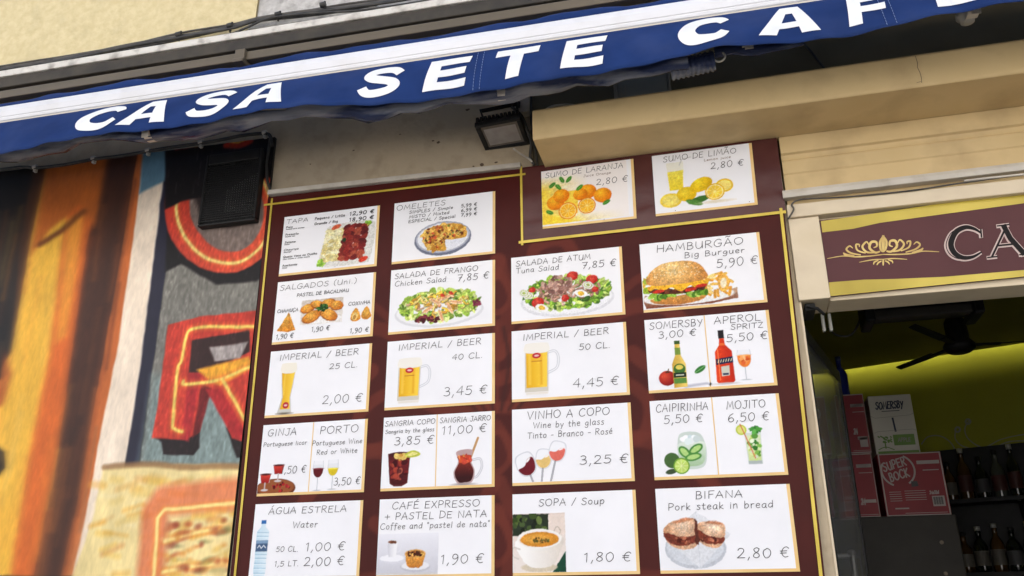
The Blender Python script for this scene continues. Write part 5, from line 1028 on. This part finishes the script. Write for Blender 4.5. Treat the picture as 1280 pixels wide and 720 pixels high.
for n_, (ch, a_, b_) in enumerate(word):
    X0, X1 = xat(a_, .5), xat(b_, .5)
    if ch in GL:
        for i, qd in enumerate(GL[ch]):
            nu = 6; vs = []
            for j in range(nu + 1):
                for k in range(nu + 1):
                    s, t = k / nu, j / nu
                    p = (np.array(qd[0]) * (1 - s) + np.array(qd[1]) * s) * (1 - t) + (np.array(qd[3]) * (1 - s) + np.array(qd[2]) * s) * t
                    vs.append(lv(X0, X1, p[0], p[1], .00012 * i))
            c.add(vs, [((j + 1) * (nu + 1) + k, (j + 1) * (nu + 1) + k + 1, j * (nu + 1) + k + 1, j * (nu + 1) + k) for j in range(nu) for k in range(nu)], True)
    else:
        asp = (X1 - X0) / (HV * (V1 - V0))      # stroke width in letter heights
        pts = [(u * asp, v) for u, v in catmull(SS if ch == 'S' else CC, 7)]
        wfn = (lambda t: .215 + .05 * math.sin(math.pi * t)) if ch == 'S' else (lambda t: .20 + .15 * math.sin(math.pi * t))
        ribbon(c, pts, .24, lambda u, v, h: lv(X0, X1, u / asp, v, .0001), 0, wfn)
X0, X1 = xat(1168, .5), xat(1226, .5)
vs = [lv(X0, X1, .38, -.08, 0), lv(X0, X1, .60, -.08, 0), lv(X0, X1, .86, -.17, 0), lv(X0, X1, .56, -.17, 0)]; c.add(vs, [(0, 1, 2, 3)])
c.build('lettering', m_white_print, va)
c = MB()
for px in (594, 602, 1100, 1112, -160):
    X_ = xat(px, .5)
    for j in range(14): c.tube([val(X_, .06 + j * .066, .0018), val(X_ + .0004, .06 + j * .066 + .045, .0018)], .0007, 5)
c.build('seam_stitching', mat('pale_blue_thread', (.22, .3, .5), .7), va)
# slack fabric behind the bar, roller, torsion bar, brackets, arms
c = MB(); nx = 120; pr = [(.012, .079), (.018, .106), (.045, .134), (.09, .152), (.13, .178), (.19, .225)]; vs = []
for j, (dy, dz) in enumerate(pr):
    for i in range(nx + 1):
        x = xa + (xe - xa) * i / nx; p = bar(x); wz = (.006 * math.sin(x * 7.1) + .005 * math.sin(x * 17 + 2) + .003 * math.sin(x * 33)) * (1 if 0 < j < 5 else 0)
        vs.append((x, p.y + dy, p.z + dz + wz))
c.add(vs, [(j * (nx + 1) + i, j * (nx + 1) + i + 1, (j + 1) * (nx + 1) + i + 1, (j + 1) * (nx + 1) + i) for j in range(5) for i in range(nx)], True)
fb = c.build('fabric', m_blue, aw); so_ = fb.modifiers.new('s', 'SOLIDIFY'); so_.thickness = .0012
def off(x, y, z): p = bar(x); return Vector((x, y, p.z + z))
MB().tube([off(xa, -.165, .205), off(xe, -.165, .205)], .034, 16).build('roller', m_blue, aw)
c = MB(); c.prism([(-.02, -.02), (-.02, .02), (.02, .02), (.02, -.02)], off(xa, -.19, .262), off(xe, -.19, .262)); c.build('torsion_bar', m_brownmetal, aw, .004)
for px in (-170, 306, 900):
    x = at(px, 66, -.19).x; p = off(x, -.2, .225); c = MB(); c.box(x - .022, x + .022, -.235, -.0205, p.z - .005, p.z + .012); c.box(x - .022, x + .022, -.225, -.155, p.z + .012, p.z + .062); c.box(x - .02, x + .02, -.02, .019, p.z - .06, p.z + .06)
    c.build('bracket', m_brownmetal, aw, .003)
for x in (-2.2, 2.2):
    p = bar(x); MB().tube([(x, -.1, p.z + .06), (x + .2, -.2, p.z + .05), (x, YB + .052, p.z + .04)], .018, 8).build('arm', m_alu, aw)
place(aw, (0, YB, A.z))

# rolled clear rain curtain under the valance
rc_ = thing('rain_curtain', 'rolled clear plastic rain curtain tied up under the navy valance', 'curtain')
g = random.Random(12)
def roll(px, dy): # point under the valance bottom
    x = xat(px, 1.); v_ = val(x, 1.); p = pix(v_); return v_, p
path = []; rs = []
for px in range(-300, 880, 20):
    v_, p = roll(px, 0); y = v_.y + .085 + .012 * math.sin(px * .021)
    hgt = np.interp(px, [-300, 0, 60, 300, 430, 560, 640, 720, 880], [8, 5, 9, 14, 13, 11, 10, 11, 14]) + 2.4 * math.sin(px * .043) + 1.4 * math.sin(px * .11)
    path.append(at(px, p[1] + hgt - 7, y)); rs.append(.028 + .007 * math.sin(px * .031) + .004 * math.sin(px * .083 + 1))
c = MB(); n = 18; vs = []
for i, p in enumerate(path):
    for k in range(n):
        a = 2 * math.pi * k / n; r = rs[i] * (1 + .16 * math.sin(3 * a + i * .35) + .09 * math.sin(7 * a - i * .22)); vs.append(p + Vector((0, r * math.cos(a) * 1.1, r * math.sin(a))))
c.add(vs, [(i * n + k, i * n + (k + 1) % n, (i + 1) * n + (k + 1) % n, (i + 1) * n + k) for i in range(len(path) - 1) for k in range(n)], True); c.add(vs[:n], [tuple(range(n))]); c.add(vs[-n:], [tuple(range(n))])
c.build('rolled_sheet', m_plastic, rc_)
c = MB(); A, B_ = at(838, 88, YB + .02), at(893, 76, YB + .02)     # gathered end
pts = [A.lerp(B_, t) for t in np.linspace(0, 1, 37)]; c.tube(pts, [.031 + .004 * (i % 4 in (1, 2)) for i in range(37)], 16); c.build('gathered_end', m_plastic, rc_)
c = MB(); p = at(899, 71, YB + .02)
c.tube([p + Vector((.018 * math.cos(t), 0, .018 * math.sin(t))) for t in np.linspace(-2.5, 2.3, 18)], .0032, 8); c.build('ring', m_ring, rc_)
c = MB(); q_ = [at(a_, b_, YB + .03) for a_, b_ in ((893, 66), (915, 62), (940, 63), (965, 60), (985, 57), (1005, 55))]
c.tube(q_, [.020, .017, .02, .014, .012, .004], 10); c.build('loose_sheet', m_plastic, rc_)
for px, py, rr, dy in ((191, 165, .036, .0), (630, 113, .038, .0), (935, 57, .024, .0), (1216, 14, .02, .0)):
    v_, p_ = roll(px, 0); y = v_.y + .085 + .012 * math.sin(px * .021) if px < 800 else YB + .03; p = at(px, py, y); c = MB(); vs = []
    for k in range(20):
        a = 2 * math.pi * k / 20
        for sx in (-.016, .016): vs.append(p + Vector((sx + .005 * math.sin(a), rr * 1.15 * math.cos(a), rr * math.sin(a))))
    c.add(vs, [(2 * k, 2 * k + 1, (2 * k + 3) % 40, (2 * k + 2) % 40) for k in range(20)], True)
    c.hexa([p + Vector(q) for q in ((-.012, -rr * 1.1, -rr * 1.25), (.014, -rr * 1.1, -rr * 1.3), (.014, -rr * 1.1 + .002, -rr * 1.3), (-.012, -rr * 1.1 + .002, -rr * 1.25), (-.014, -rr * 1.2, -.002), (.015, -rr * 1.2, -.002), (.015, -rr * 1.2 + .002, -.002), (-.014, -rr * 1.2 + .002, -.002))])
    c.build('strap', m_strap, rc_)
place(rc_, path[0])
# chrome hook at the far right
c = MB(); p = at(1208, 21, -.30); c.lathe([(.0, -.02), (.02, -.02), (.022, -.005), (.03, -.002), (.03, .012), (.0, .012)], p, 14)
tag(c.build('spotlight_base', m_greyrim), 'small round grey fitting under the right end of the awning', 'fitting')

# cables over the cornice
cb = thing('cable_bundle', 'bundle of dusty black cables sagging along the white cornice', 'cable')
base = [(-240, 126), (0, 86.5), (84, 72), (161, 58), (225, 45), (289, 33), (322, 24), (380, 16), (430, 9), (500, -2), (600, -18), (700, -34)]
for k, (dy, r, yy) in enumerate(((0, .009, -.03), (3, .007, -.045), (-2.4, .005, -.02), (1.6, .006, -.055))):
    q_ = [tuple(at(x, y + dy + 1.3 * math.sin(x * .03 + k * 2), yy)) for x, y in base]
    MB().tube([Vector(p) for p in catmull(q_, 6)], r, 7).build('cable', m_blackcable if k % 2 else m_graycable, cb)
q_ = [tuple(at(x, y, -.06)) for x, y in ((240, 54), (270, 46), (290, 42), (312, 33), (340, 22), (400, 16), (450, 13), (520, 3), (600, -12))]
MB().tube([Vector(p) for p in catmull(q_, 6)], .005, 7).build('cable', m_blackcable, cb)
for x, y in ((225, 45), (349, 20), (405, 8), (289, 34)):
    p = at(x, y, -.045); c = MB(); c.tube([p + Vector((.003 * s, 0, s * .025)) for s in (-1, -.3, .4, 1)], .005, 6); c.tube([p + Vector((-.012, -.01, 0)), p + Vector((.012, -.01, .002))], .012, 8); c.build('tie', m_blackcable, cb)
place(cb, at(0, 86, -.03))
# rough render strip left showing below the cables
p = [at(310, 36.5, -.02), at(470, 12, -.02), at(470, 2, -.02), at(310, 28, -.02)]
c = MB(); c.hexa([p[0], p[1], p[1] + Vector((0, .03, 0)), p[0] + Vector((0, .03, 0)), p[3], p[2], p[2] + Vector((0, .03, 0)), p[3] + Vector((0, .03, 0))])
c.build('render_patch', m_bare, bld)

# ================================================================== FLOODLIGHT
fl = thing('floodlight', 'black finned floodlight facing down beside the end of the ochre ledge', 'floodlight')
zf = 3.255
bl_, tl_, tr_, br_ = atz(608, 191, zf), atz(588, 158, zf + .015), atz(655, 147, zf + .015), atz(662, 180, zf)
X = (br_ - bl_ + tr_ - tl_).normalized(); Yv = ((tl_ + tr_) - (bl_ + br_)); hd = Yv.length / 4; Yv.normalize(); Z = X.cross(Yv).normalized()
if Z.z < 0: Z = -Z
hw = (br_ - bl_).length / 2; ce = (bl_ + tl_ + tr_ + br_) / 4
c = MB()
for (cx_, cy_, hx_, hy_) in ((0, hd - .008, hw, .008), (0, -hd + .010, hw, .010), (-hw + .009, 0, .009, hd - .018), (hw - .009, 0, .009, hd - .018)): c.obox(ce + X * cx_ + Yv * cy_ + Z * .008, X, Yv, Z, hx_, hy_, .010)
c.obox(ce + Z * .022, X, Yv, Z, hw * .96, hd * .94, .006); c.build('housing', m_black, fl, .003)
c = MB()
for i in range(11):
    u = -hw * .88 + i * hw * 1.76 / 10; c.obox(ce + X * u + Yv * (hd * .12) + Z * .034, X, Yv, Z, .0035, hd * .82, .0065); c.obox(ce + X * u + Yv * (hd * .985) + Z * .024, X, Yv, Z, .0048, .006, .010)
c.build('cooling_fins', m_black, fl)
MB().obox(ce + Z * .006, X, Yv, Z, hw - .0185, hd - .0185, .002).build('lens', m_lens, fl)
c = MB(); cc = ce - Z * .001
w1, d1, w2, d2 = hw * .70, hd * .60, hw * .42, hd * .22
P_ = lambda u, v, h: cc + X * u + Yv * v + Z * (h + .0045)
c.add([P_(-w1, -d1, -.0012), P_(w1, -d1, -.0012), P_(w1, d1, -.0012), P_(-w1, d1, -.0012), P_(-w2, -d2, -.0016), P_(w2, -d2, -.0016), P_(w2, d2, -.0016), P_(-w2, d2, -.0016)], [(0, 1, 5, 4), (1, 2, 6, 5), (2, 3, 7, 6), (3, 0, 4, 7), (4, 5, 6, 7)])
c.build('reflector', m_reflector, fl)
c = MB(); s1 = ce - X * (hw * .62) + Yv * (hd * .3) + Z * .02; t1 = at(601, 139, s1.y + .02); t2 = at(646, 130, s1.y + .02); w_ = at(652, 132, .01)
def strip(pts, wx):
    for a_, b_ in zip(pts[:-1], pts[1:]):
        a_, b_ = Vector(a_), Vector(b_); d = (b_ - a_).normalized(); s = d.cross(Vector((0, 1, 0))).normalized() if abs(d.y) < .9 else Vector((1, 0, 0)); n2 = d.cross(s)
        c.obox((a_ + b_) / 2, d, s, n2, (b_ - a_).length / 2 + .002, .003, wx)
strip([s1, t1, t2, ce + X * (hw * .75) + Z * .02], .009); strip([t2, w_], .012)
c.build('bracket', m_black, fl)
c = MB(); c.box(w_.x - .03, w_.x + .035, -.02, .019, w_.z - .05, w_.z + .03); c.build('terminal_box', m_trunk, fl, .004)
q_ = [tuple(v) for v in (at(640, 134, -.06), at(652, 145, -.09), at(658, 160, -.07), at(664, 178, -.03), at(663, 196, -.01), at(668, 206, -.006))]
MB().tube([Vector(p) for p in catmull(q_, 6)], .006, 7).build('cord', m_blackcable, fl)
q_ = [tuple(v) for v in (at(642, 186, -.09), at(650, 192, -.05), at(659, 197, -.02), at(665, 202, -.010), at(667, 206, .004))]
MB().tube([Vector(p) for p in catmull(q_, 6)], .0038, 7).build('cord', m_whitecable, fl)
place(fl, w_)
wire('wire', [(672, 208), (670, 190), (667, 178), (664, 150), (664, 120)], .0045, .008, m_blackcable, 'black wire hanging down the wall corner behind the floodlight')
wire('wire', [(678, 140), (690, 133), (705, 131), (720, 132)], .0045, [-.02, -.06, -.06, .0], m_whitecable, 'pale wire loop lying on top of the ochre ledge')
wire('wire', [(1000, 50), (1012, 62), (1022, 75), (1034, 90)], .004, .012, m_blackcable, 'black wire slanting down the dark wall above the ochre ledge')

# grey box above the ledge
jb = thing('junction_box', 'grey electrical box on the dark wall above the ochre ledge', 'electrical box')
A, B_ = at(767, 95, -.05), at(838, 128, -.05)
z0, z1, x0, x1 = 3.275, at(800, 85, -.05).z, A.x, at(838, 115, -.05).x
MB().box(x0 + .012, x1 - .006, -.05, .0295, z0, z1).build('box_body', m_greybox, jb, .004)
c = MB(); c.box(x0 - .002, x0 + .0115, -.056, .0295, z0, z1); c.box(x1 - .0055, x1 + .002, -.056, .0295, z0, z1); c.build('box_frame', m_greyrim, jb, .002)
p = at(779, 113, -.051); c = MB(); c.box(p.x - .010, p.x - .006, -.054, -.0502, p.z - .02, p.z + .02); c.box(p.x + .006, p.x + .010, -.054, -.0502, p.z - .02, p.z + .02); c.box(p.x - .0055, p.x + .0055, -.053, -.0502, p.z - .02, p.z - .016); c.build('latch', m_greyrim, jb)
place(jb, (x0, 0, z0))

# ================================================================== DOOR
dr = thing('glass_door', 'smoked glass door folded open inward beside the menu board', 'door')
hx, hy = Vector((.968, .165, 0)), Vector((1.145, .83, 0)); dd = (hy - hx).normalized(); nn = Vector((-dd.y, dd.x, 0)); zt, zb = 2.50, .12; wl = (hy - hx).length
def dbox(t0, t1, z0, z1, th): p = hx + dd * ((t0 + t1) / 2); return MB().obox((p.x, p.y, (z0 + z1) / 2), dd, nn, Vector((0, 0, 1)), (t1 - t0) / 2, th, (z1 - z0) / 2)
dbox(.03, wl - .03, zb + .05, zt - .05, .005).build('pane', m_glassdark, dr)
f_ = dbox(0, .03, zb, zt, .009); f_.v += []; f_.build('frame', m_black, dr, .002)
dbox(wl - .03, wl, zb, zt, .009).build('frame', m_black, dr, .002)
dbox(.0305, wl - .0305, zt - .05, zt, .008).build('frame', m_black, dr, .002); dbox(.0305, wl - .0305, zb, zb + .05, .008).build('frame', m_black, dr, .002)
hp = at(1066, 702, .74)
c = MB(); c.tube([hp + Vector((0, 0, .03)), hp + Vector((.002, 0, -.14))], .011, 10); c.tube([hp + Vector((0, 0, .02)), hp + Vector((-.05, .0, .02))], .009, 8); c.lathe([(.0, .045), (.012, .04), (.015, .03), (.012, .02), (0, .018)], hp, 12); c.build('handle', m_steel, dr)
c = MB(); p = at(1031, 388, .16)
for s in (-.011, .011): c.box(p.x + s - .005, p.x + s + .005, .152, .17, 2.47, 2.531)
c.build('pivot_bracket', m_greyrim, dr, .002)
c = MB(); p = at(1003, 384, .02); c.box(.973, 1.005, .03, .14, 2.506, 2.531); c.tube([(.975, .02, 2.52), (1.01, .03, 2.51), (1.03, .06, 2.50)], .006, 6); c.build('closer', m_black, dr, .003)
place(dr, hx)
wire('wire', [(1078, 388), (1074, 402), (1068, 414), (1060, 420), (1046, 419), (1036, 410)], .005, .9, m_blackcable, 'thin black cable drooping from the ceiling inside the doorway')

# ================================================================== INSIDE
YC = 2.0
m_boltm = mat('dull_bolt', (.16, .13, .09), .5, metal=.4)
cb_ = thing('fridge_cabinet', 'dark grey metal cabinet carrying the drink cartons', 'cabinet')
zc0 = at(1150, 644.5, YC - .02).z; xl, xr_ = at(1010, 645, YC).x, at(1193, 644, YC).x
MB().box(xl, xr_, YC - .03, YC + .6, .2, zc0).build('cabinet_body', m_cab, cb_, .006)
MB().box(xl + .01, xr_ - .01, YC, YC + .55, .05, .1995).build('plinth', m_black, cb_)
for px, py in ((1177, 678), (1182, 717)):
    p = at(px, py, YC - .03); MB().tube([p + Vector((0, .002, 0)), p + Vector((0, -.006, 0))], .009, 12).build('bolt', m_boltm, cb_)
place(cb_, ((xl + xr_) / 2, YC, .05))

def carton(name, label, px0, py0, px1, py1, y, m, dep=.26, group='drink cartons stacked on the grey cabinet', zbase=None):
    t = thing(name, label, 'carton', group); a_, b_ = at(px0, py0, y), at(px1, py1, y)
    zb_ = zbase if zbase is not None else b_.z; g_ = random.Random(px0)
    MB().box(a_.x, b_.x, y, y + dep, zb_, a_.z).build('carton_body', m, t, .004)
    return t, a_.x, b_.x, zb_, a_.z, y
def face(cx, u, v): t, x0, x1, z0, z1, y = cx; return lambda uu, vv, h: Vector((x0 + uu * (x1 - x0), y - .0008 - h, z1 - vv * (z1 - z0)))
def prt(cx, items, m, name='print'):
    Pn = face(cx, 0, 0); c = MB()
    for u0, v0, u1, v1 in items: c.add([Pn(u0, v1, 0), Pn(u1, v1, 0), Pn(u1, v0, 0), Pn(u0, v0, 0)], [(0, 1, 2, 3)])
    return c, Pn
def edge(cx): return [(0.01, 0.005, .99, .022), (.01, .978, .99, .995), (.01, .0225, .03, .9775), (.97, .0225, .99, .9775)]
zb1 = zc0 + .001
LOW = []
A = carton('drink_carton', 'front red carton with round white logo, on the right of the bottom row', 1096, 567.5, 1190, 643, YC, m_red, zbase=zb1)
c, Pn = prt(A, edge(A), m_paleprint)
asp = (A[2] - A[1]) / (A[4] - A[3])
def PT(u, v, h): return Pn(u / asp, v, .0004 + h)
def arc(cx, cy, r, a0, a1): return [(cx + r * math.cos(rad(t)), cy + r * math.sin(rad(t))) for t in np.linspace(a0, a1, 26)]
ribbon(c, arc(.29 * asp, .28, .25, -62, 55), .028, PT); ribbon(c, arc(.29 * asp, .28, .25, 115, 205), .028, PT)
text(c, 'SUPER', .07 * asp, .45 * asp, .29, .13, lambda u, v, h: PT(u, v, h), .021, 1, rot=-.25); text(c, 'BOCK', .15 * asp, .47 * asp, .455, .13, lambda u, v, h: PT(u, v, h), .021, 2, rot=-.25)
for i in range(5): ribbon(c, [((.62 + i * .07) * asp, .165), ((.65 + i * .07) * asp, .165)], .055, PT)
ribbon(c, [(.68 * asp, .29), (.92 * asp, .29)], .014, PT)
for k in range(5): ribbon(c, [(.1 * asp, .62 + .035 * k), (.28 * asp, .62 + .035 * k)], .008, PT); ribbon(c, [(.34 * asp, .61 + .035 * k), (.66 * asp, .61 + .035 * k)], .008, PT)
text(c, '24x33cl', .72 * asp, .86 * asp, .67, .05, PT, .012, 4); ribbon(c, [(.16 * asp, .88), (.36 * asp, .88)], .02, PT); ribbon(c, [(.3 * asp, .955), (.94 * asp, .955)], .007, PT)
c.add([PT(.745 * asp, .86, 0), PT(.935 * asp, .86, 0), PT(.935 * asp, .70, 0), PT(.745 * asp, .70, 0)], [(0, 1, 2, 3)])
c.build('print', m_paleprint, A[0]); c = MB()
for k in range(12): u = .765 + k * .0125; ribbon(c, [(u * asp, .72), (u * asp, .83)], .006 + .006 * (k % 3 == 1), lambda a_, b_, h: PT(a_, b_, .0006))
c.add([PT(.46 * asp, .55, .001), PT(.57 * asp, .54, .001), PT(.56 * asp, .46, .001), PT(.465 * asp, .46, .001)], [(0, 1, 2, 3)]); c.build('dark_marking', m_inkblack, A[0]); place(A[0], (A[1], YC, A[3]))
def plain_red(label, px0, py0, px1, py1, zb_, y, arcs=False):
    K = carton('drink_carton', label, px0, py0, px1, py1, y, m_red, zbase=zb_); c, Pn = prt(K, edge(K), m_paleprint); asp = (K[2] - K[1]) / (K[4] - K[3])
    def PT(u, v, h): return Pn(u / asp, v, .0004 + h)
    if arcs:
        ribbon(c, arc(.5 * asp, .3, .24 * asp, -120, 120), .03, PT); ribbon(c, arc(.5 * asp, .8, .22 * asp, -150, 60), .03, PT)
    else:
        for i in range(5): ribbon(c, [((.55 + i * .08) * asp, .2), ((.59 + i * .08) * asp, .2)], .055, PT)
        ribbon(c, [(.56 * asp, .31), (.94 * asp, .31)], .01, PT)
        text(c, '24', .5 * asp, .62 * asp, .8 if zb_ == zb1 else .68, .09, PT, .02, 3); ribbon(c, [(.64 * asp, .75), (.9 * asp, .75)], .05, PT)
        ribbon(c, [(.4 * asp, .955), (.94 * asp, .955)], .007, PT)
        if zb_ != zb1: c.add([PT(.66 * asp, .9, 0), PT(.92 * asp, .9, 0), PT(.92 * asp, .74, 0), PT(.66 * asp, .74, 0)], [(0, 1, 2, 3)])
    c.build('print', m_paleprint, K[0]); place(K[0], (K[1], y, K[3])); return K
Bx = plain_red('middle red carton of the bottom row, between the door edge and the logo carton', 1046, 568, 1101, 644, zb1, YC + .015)
Cx = plain_red('red carton at the left end of the bottom row, seen through the smoked door glass', 1002, 570, 1044, 645, zb1, YC + .02, True)
ztop = Bx[4] + .001
Dx = plain_red('red carton stacked on top of the middle carton, under the blue bottle', 1042, 494, 1090, 566, ztop, YC + .02)
Ex = plain_red('red carton stacked at the upper left, behind the smoked door glass', 1000, 497, 1040, 567, Cx[4] + .001, YC + .025, True)
S_ = carton('cider_carton', 'white and green cider carton stacked on top of the red logo carton', 1084, 495.5, 1151, 566, YC + .03, m_whitecard, zbase=A[4] + .001)
c, Pn = prt(S_, [], None); asp = (S_[2] - S_[1]) / (S_[4] - S_[3])
def PT(u, v, h): return Pn(u / asp, v, .0004 + h)
text(c, 'SOMERSBY', .15 * asp, .78 * asp, .235, .12, PT, .02, 3); ribbon(c, [(.28 * asp, .275), (.68 * asp, .275)], .012, PT); ribbon(c, [(.5 * asp, .40), (.52 * asp, .62)], .03, PT); c.build('lettering', m_navyprint, S_[0])
c = MB(); c.add([PT(.44 * asp, .86, 0), PT(.92 * asp, .86, 0), PT(.92 * asp, .68, 0), PT(.44 * asp, .68, 0)], [(0, 1, 2, 3)]); c.add([PT(.05 * asp, .99, 0), PT(.97 * asp, .99, 0), PT(.97 * asp, .95, 0), PT(.05 * asp, .95, 0)], [(0, 1, 2, 3)])
g_ = random.Random(2)
for k in range(26): x, y = .24 * asp + g_.uniform(-.15, .15) * asp, .745 + g_.uniform(-.05, .05); ribbon(c, [(x, y), (x + .02 * asp, y + .01)], .022, PT, .00005 * k)
ribbon(c, [(.24 * asp, .78), (.24 * asp, .9)], .02, PT); ribbon(c, catmull([(.07 * asp, .92), (.24 * asp, .88), (.42 * asp, .93)], 5), .015, PT); c.build('green_print', m_greenprint, S_[0])
c = MB(); text(c, 'APPLE', .54 * asp, .82 * asp, .80, .06, lambda u, v, h: PT(u, v, .0006 + h), .014, 3)
for pts in ([(.0, .345), (.1, .385), (.9, .36), (1., .33)], [(.03, .64), (.12, .615), (.92, .60), (.98, .62)]): ribbon(c, [(a_ * asp, b_) for a_, b_ in pts], .007, PT)
c.build('fold_line', mat('carton_shade', (.26, .25, .20), .7), S_[0]); place(S_[0], (S_[1], YC, S_[3]))

def bottle(name, label, p, h, r, m, mcap, group=None, lab=None, cat='bottle'):
    t = thing(name, label, cat, group); p = Vector(p)
    MB().lathe([(0, 0), (r * .95, 0), (r, h * .03), (r, h * .55), (r * .8, h * .64), (r * .36, h * .74), (r * .34, h * .92), (r * .38, h * .925), (r * .38, h * .95), (0, h * .95)], p, 14).build('glass_body', m, t)
    MB().lathe([(r * .40, h * .9), (r * .42, h * .9), (r * .42, h), (0, h)], p, 12).build('cap', mcap, t)
    if lab: MB().lathe([(r * 1.015, h * .14), (r * 1.015, h * .46)], p, 14).build('paper_label', lab, t)
    place(t, p); return t
m_blueglass = mat('blue_glass', (.01, .02, .16), .1, spec=.7); m_bluecap = mat('blue_cap', (.02, .03, .12), .3)
pbt = at(1054, 494, YC + .12); bottle('blue_bottle', 'blue bottle standing on top of the stacked red cartons', (pbt.x, YC + .12, Dx[4] + .001), .235, .038, m_blueglass, m_bluecap)
bg_ = [mat('dark_bottle_glass', (.012, .016, .012), .12, spec=.7), mat('clear_bottle_glass', (.07, .075, .06), .1, spec=.8), mat('amber_bottle_glass', (.06, .03, .01), .12, spec=.7)]
bl = [mat('bottle_label_cream', (.10, .09, .07), .6), mat('bottle_label_grey', (.05, .05, .05), .6), mat('bottle_label_red', (.06, .014, .01), .6)]
bc = [m_black, m_greyrim, mat('gold_cap', (.3, .22, .08), .4)]
# two shelves on the wall with bottles
for row, (py, top) in enumerate(((624, 0), (716, 1))):
    sh = thing('bottle_shelf', ('upper' if row == 0 else 'lower') + ' dark shelf on the lime yellow wall carrying a row of bottles', 'shelf', 'bottle shelves')
    a_, b_ = wpix(1196, py, .1), wpix(1420, py - 12, .1); zz = wpix(1230, py, .1).z
    pa, pb = wpt((Vector(a_) - P0).dot(dw) - .25, zz, 0), wpt((Vector(b_) - P0).dot(dw), zz, 0)
    n3 = nw * .2; c = MB(); up = Vector((0, 0, .025))
    c.hexa([pa + n3 - up, pb + n3 - up, pb - up, pa - up, pa + n3, pb + n3, pb, pa]); c.build('shelf_board', m_black, sh, .002)
    c = MB(); c.hexa([pa + nw * .012, pb + nw * .012, pb + nw * .002, pa + nw * .002, pa + nw * .012 + up * (13 if row == 0 else 17), pb + nw * .012 + up * (13 if row == 0 else 17), pb + nw * .002 + up * (13 if row == 0 else 17), pa + nw * .002 + up * (13 if row == 0 else 17)]); c.build('shade_panel', m_black, sh)  # dark sheet added so the wall behind the bottles reads as in shade
    c = MB()
    for s in (.1, .5, .9): p = pa.lerp(pb, s); c.hexa([p + n3 * .9 - up * 1.2, p + n3 * .9 + dw * .02 - up * 1.2, p + dw * .02 - up * 6, p - up * 6, p + n3 * .9 - up * 1.05, p + n3 * .9 + dw * .02 - up * 1.05, p + dw * .02 - up * 1.05, p - up * 1.05])
    c.build('shelf_bracket', m_black, sh); place(sh, pa)
    g_ = random.Random(30 + row); L_ = (pb - pa).length; n_ = 13
    shapes = ['tall slim', 'squat', 'long necked', 'broad shouldered', 'narrow', 'stout', 'medium']; gl_ = ['dark green glass', 'clear glass', 'amber glass']; lb_ = ['cream label', 'grey label', 'red label']
    for i in range(n_):
        p = pa.lerp(pb, (i + .6) / n_) + nw * g_.uniform(.07, .13); k = g_.randrange(3); l = g_.randrange(3); cp = g_.randrange(3)
        h = g_.uniform(.23, .31); r = g_.uniform(.034, .044)
        where = 'at the left end' if i == 0 else ('at the right end' if i == n_ - 1 else ['second', 'third', 'fourth', 'fifth', 'sixth', 'seventh', 'eighth', 'ninth', 'tenth', 'eleventh', 'twelfth'][i - 1] + ' from the left')
        bottle('liquor_bottle', gl_[k] + ' bottle with ' + lb_[l] + ', ' + where + ' of the ' + ('upper' if row == 0 else 'lower') + ' shelf', (p.x, p.y, zz + .001), h, r, bg_[k], bc[cp], 'bottles on the dark shelves', bl[l])

# ceiling fan
fn = thing('ceiling_fan', 'black ceiling fan with three blades inside the doorway', 'fan')
yF = 1.7; hub = at(1199, 432, yF)
MB().tube([hub + Vector((0, 0, .1)), (hub.x, hub.y, zc - .002)], .014, 10).build('rod', m_black, fn)
MB().lathe([(0, -.035), (.05, -.035), (.07, -.02), (.075, .0), (.052, .03), (.05, .12), (.04, .14), (0, .14)], hub, 20).build('motor', m_black, fn)
for tx, ty in ((1140, 408), (1290, 427), (1123, 461)):
    # blade tips lie on the level of the hub
    e_ = atz(tx, ty, hub.z); d = (e_ - hub); d.z = 0; d.normalize(); s = Vector((-d.y, d.x, 0)); tl = s * .021 + Vector((0, 0, .006))
    c = MB(); w_ = .5; o1, o2 = hub + d * .17, hub + d * max(.4, min(.72, (e_ - hub).length))
    c.obox(hub + d * .13, d, s, Vector((0, 0, 1)), .06, .016, .004)
    up = Vector((0, 0, .006)); c.hexa([o1 - tl * .9, o2 - tl * .8, o2 + tl * .8, o1 + tl * .9, o1 - tl * .9 + up, o2 - tl * .8 + up, o2 + tl * .8 + up, o1 + tl * .9 + up]); c.build('blade', m_black, fn, .002)
place(fn, (hub.x, hub.y, zc))
# air curtain unit over the door inside
ac = thing('air_curtain', 'dark slatted air curtain unit under the ceiling inside the doorway', 'air curtain')
yA = .75; a_, b_ = at(1088, 399, yA), at(1224, 388, yA); zA_ = (a_.z + b_.z) / 2
MB().box(a_.x + .02, b_.x - .02, yA, yA + .05, zA_, zA_ + .035).build('lower_rail', m_cab, ac, .004)
MB().box(a_.x + .02, b_.x - .02, yA + .05, yA + .14, zA_ + .02, zA_ + .12).build('casing', m_black, ac, .004)
c = MB()
for k in range(2): c.box(a_.x + .02, b_.x - .02, yA + .02, yA + .049, zA_ + .055 + k * .028, zA_ + .064 + k * .028)
c.build('slats', m_cab, ac)
for x in (a_.x, b_.x): c = MB(); c.box(x - .02, x + .0195, yA - .015, yA + .15, zA_ - .012, zA_ + .125); c.build('end_cap', m_black, ac, .008)
MB().box((a_.x + b_.x) / 2 - .02, (a_.x + b_.x) / 2 + .02, yA + .1, yA + .14, zA_ + .1205, zc + .0).build('hanger', m_black, ac); place(ac, a_)
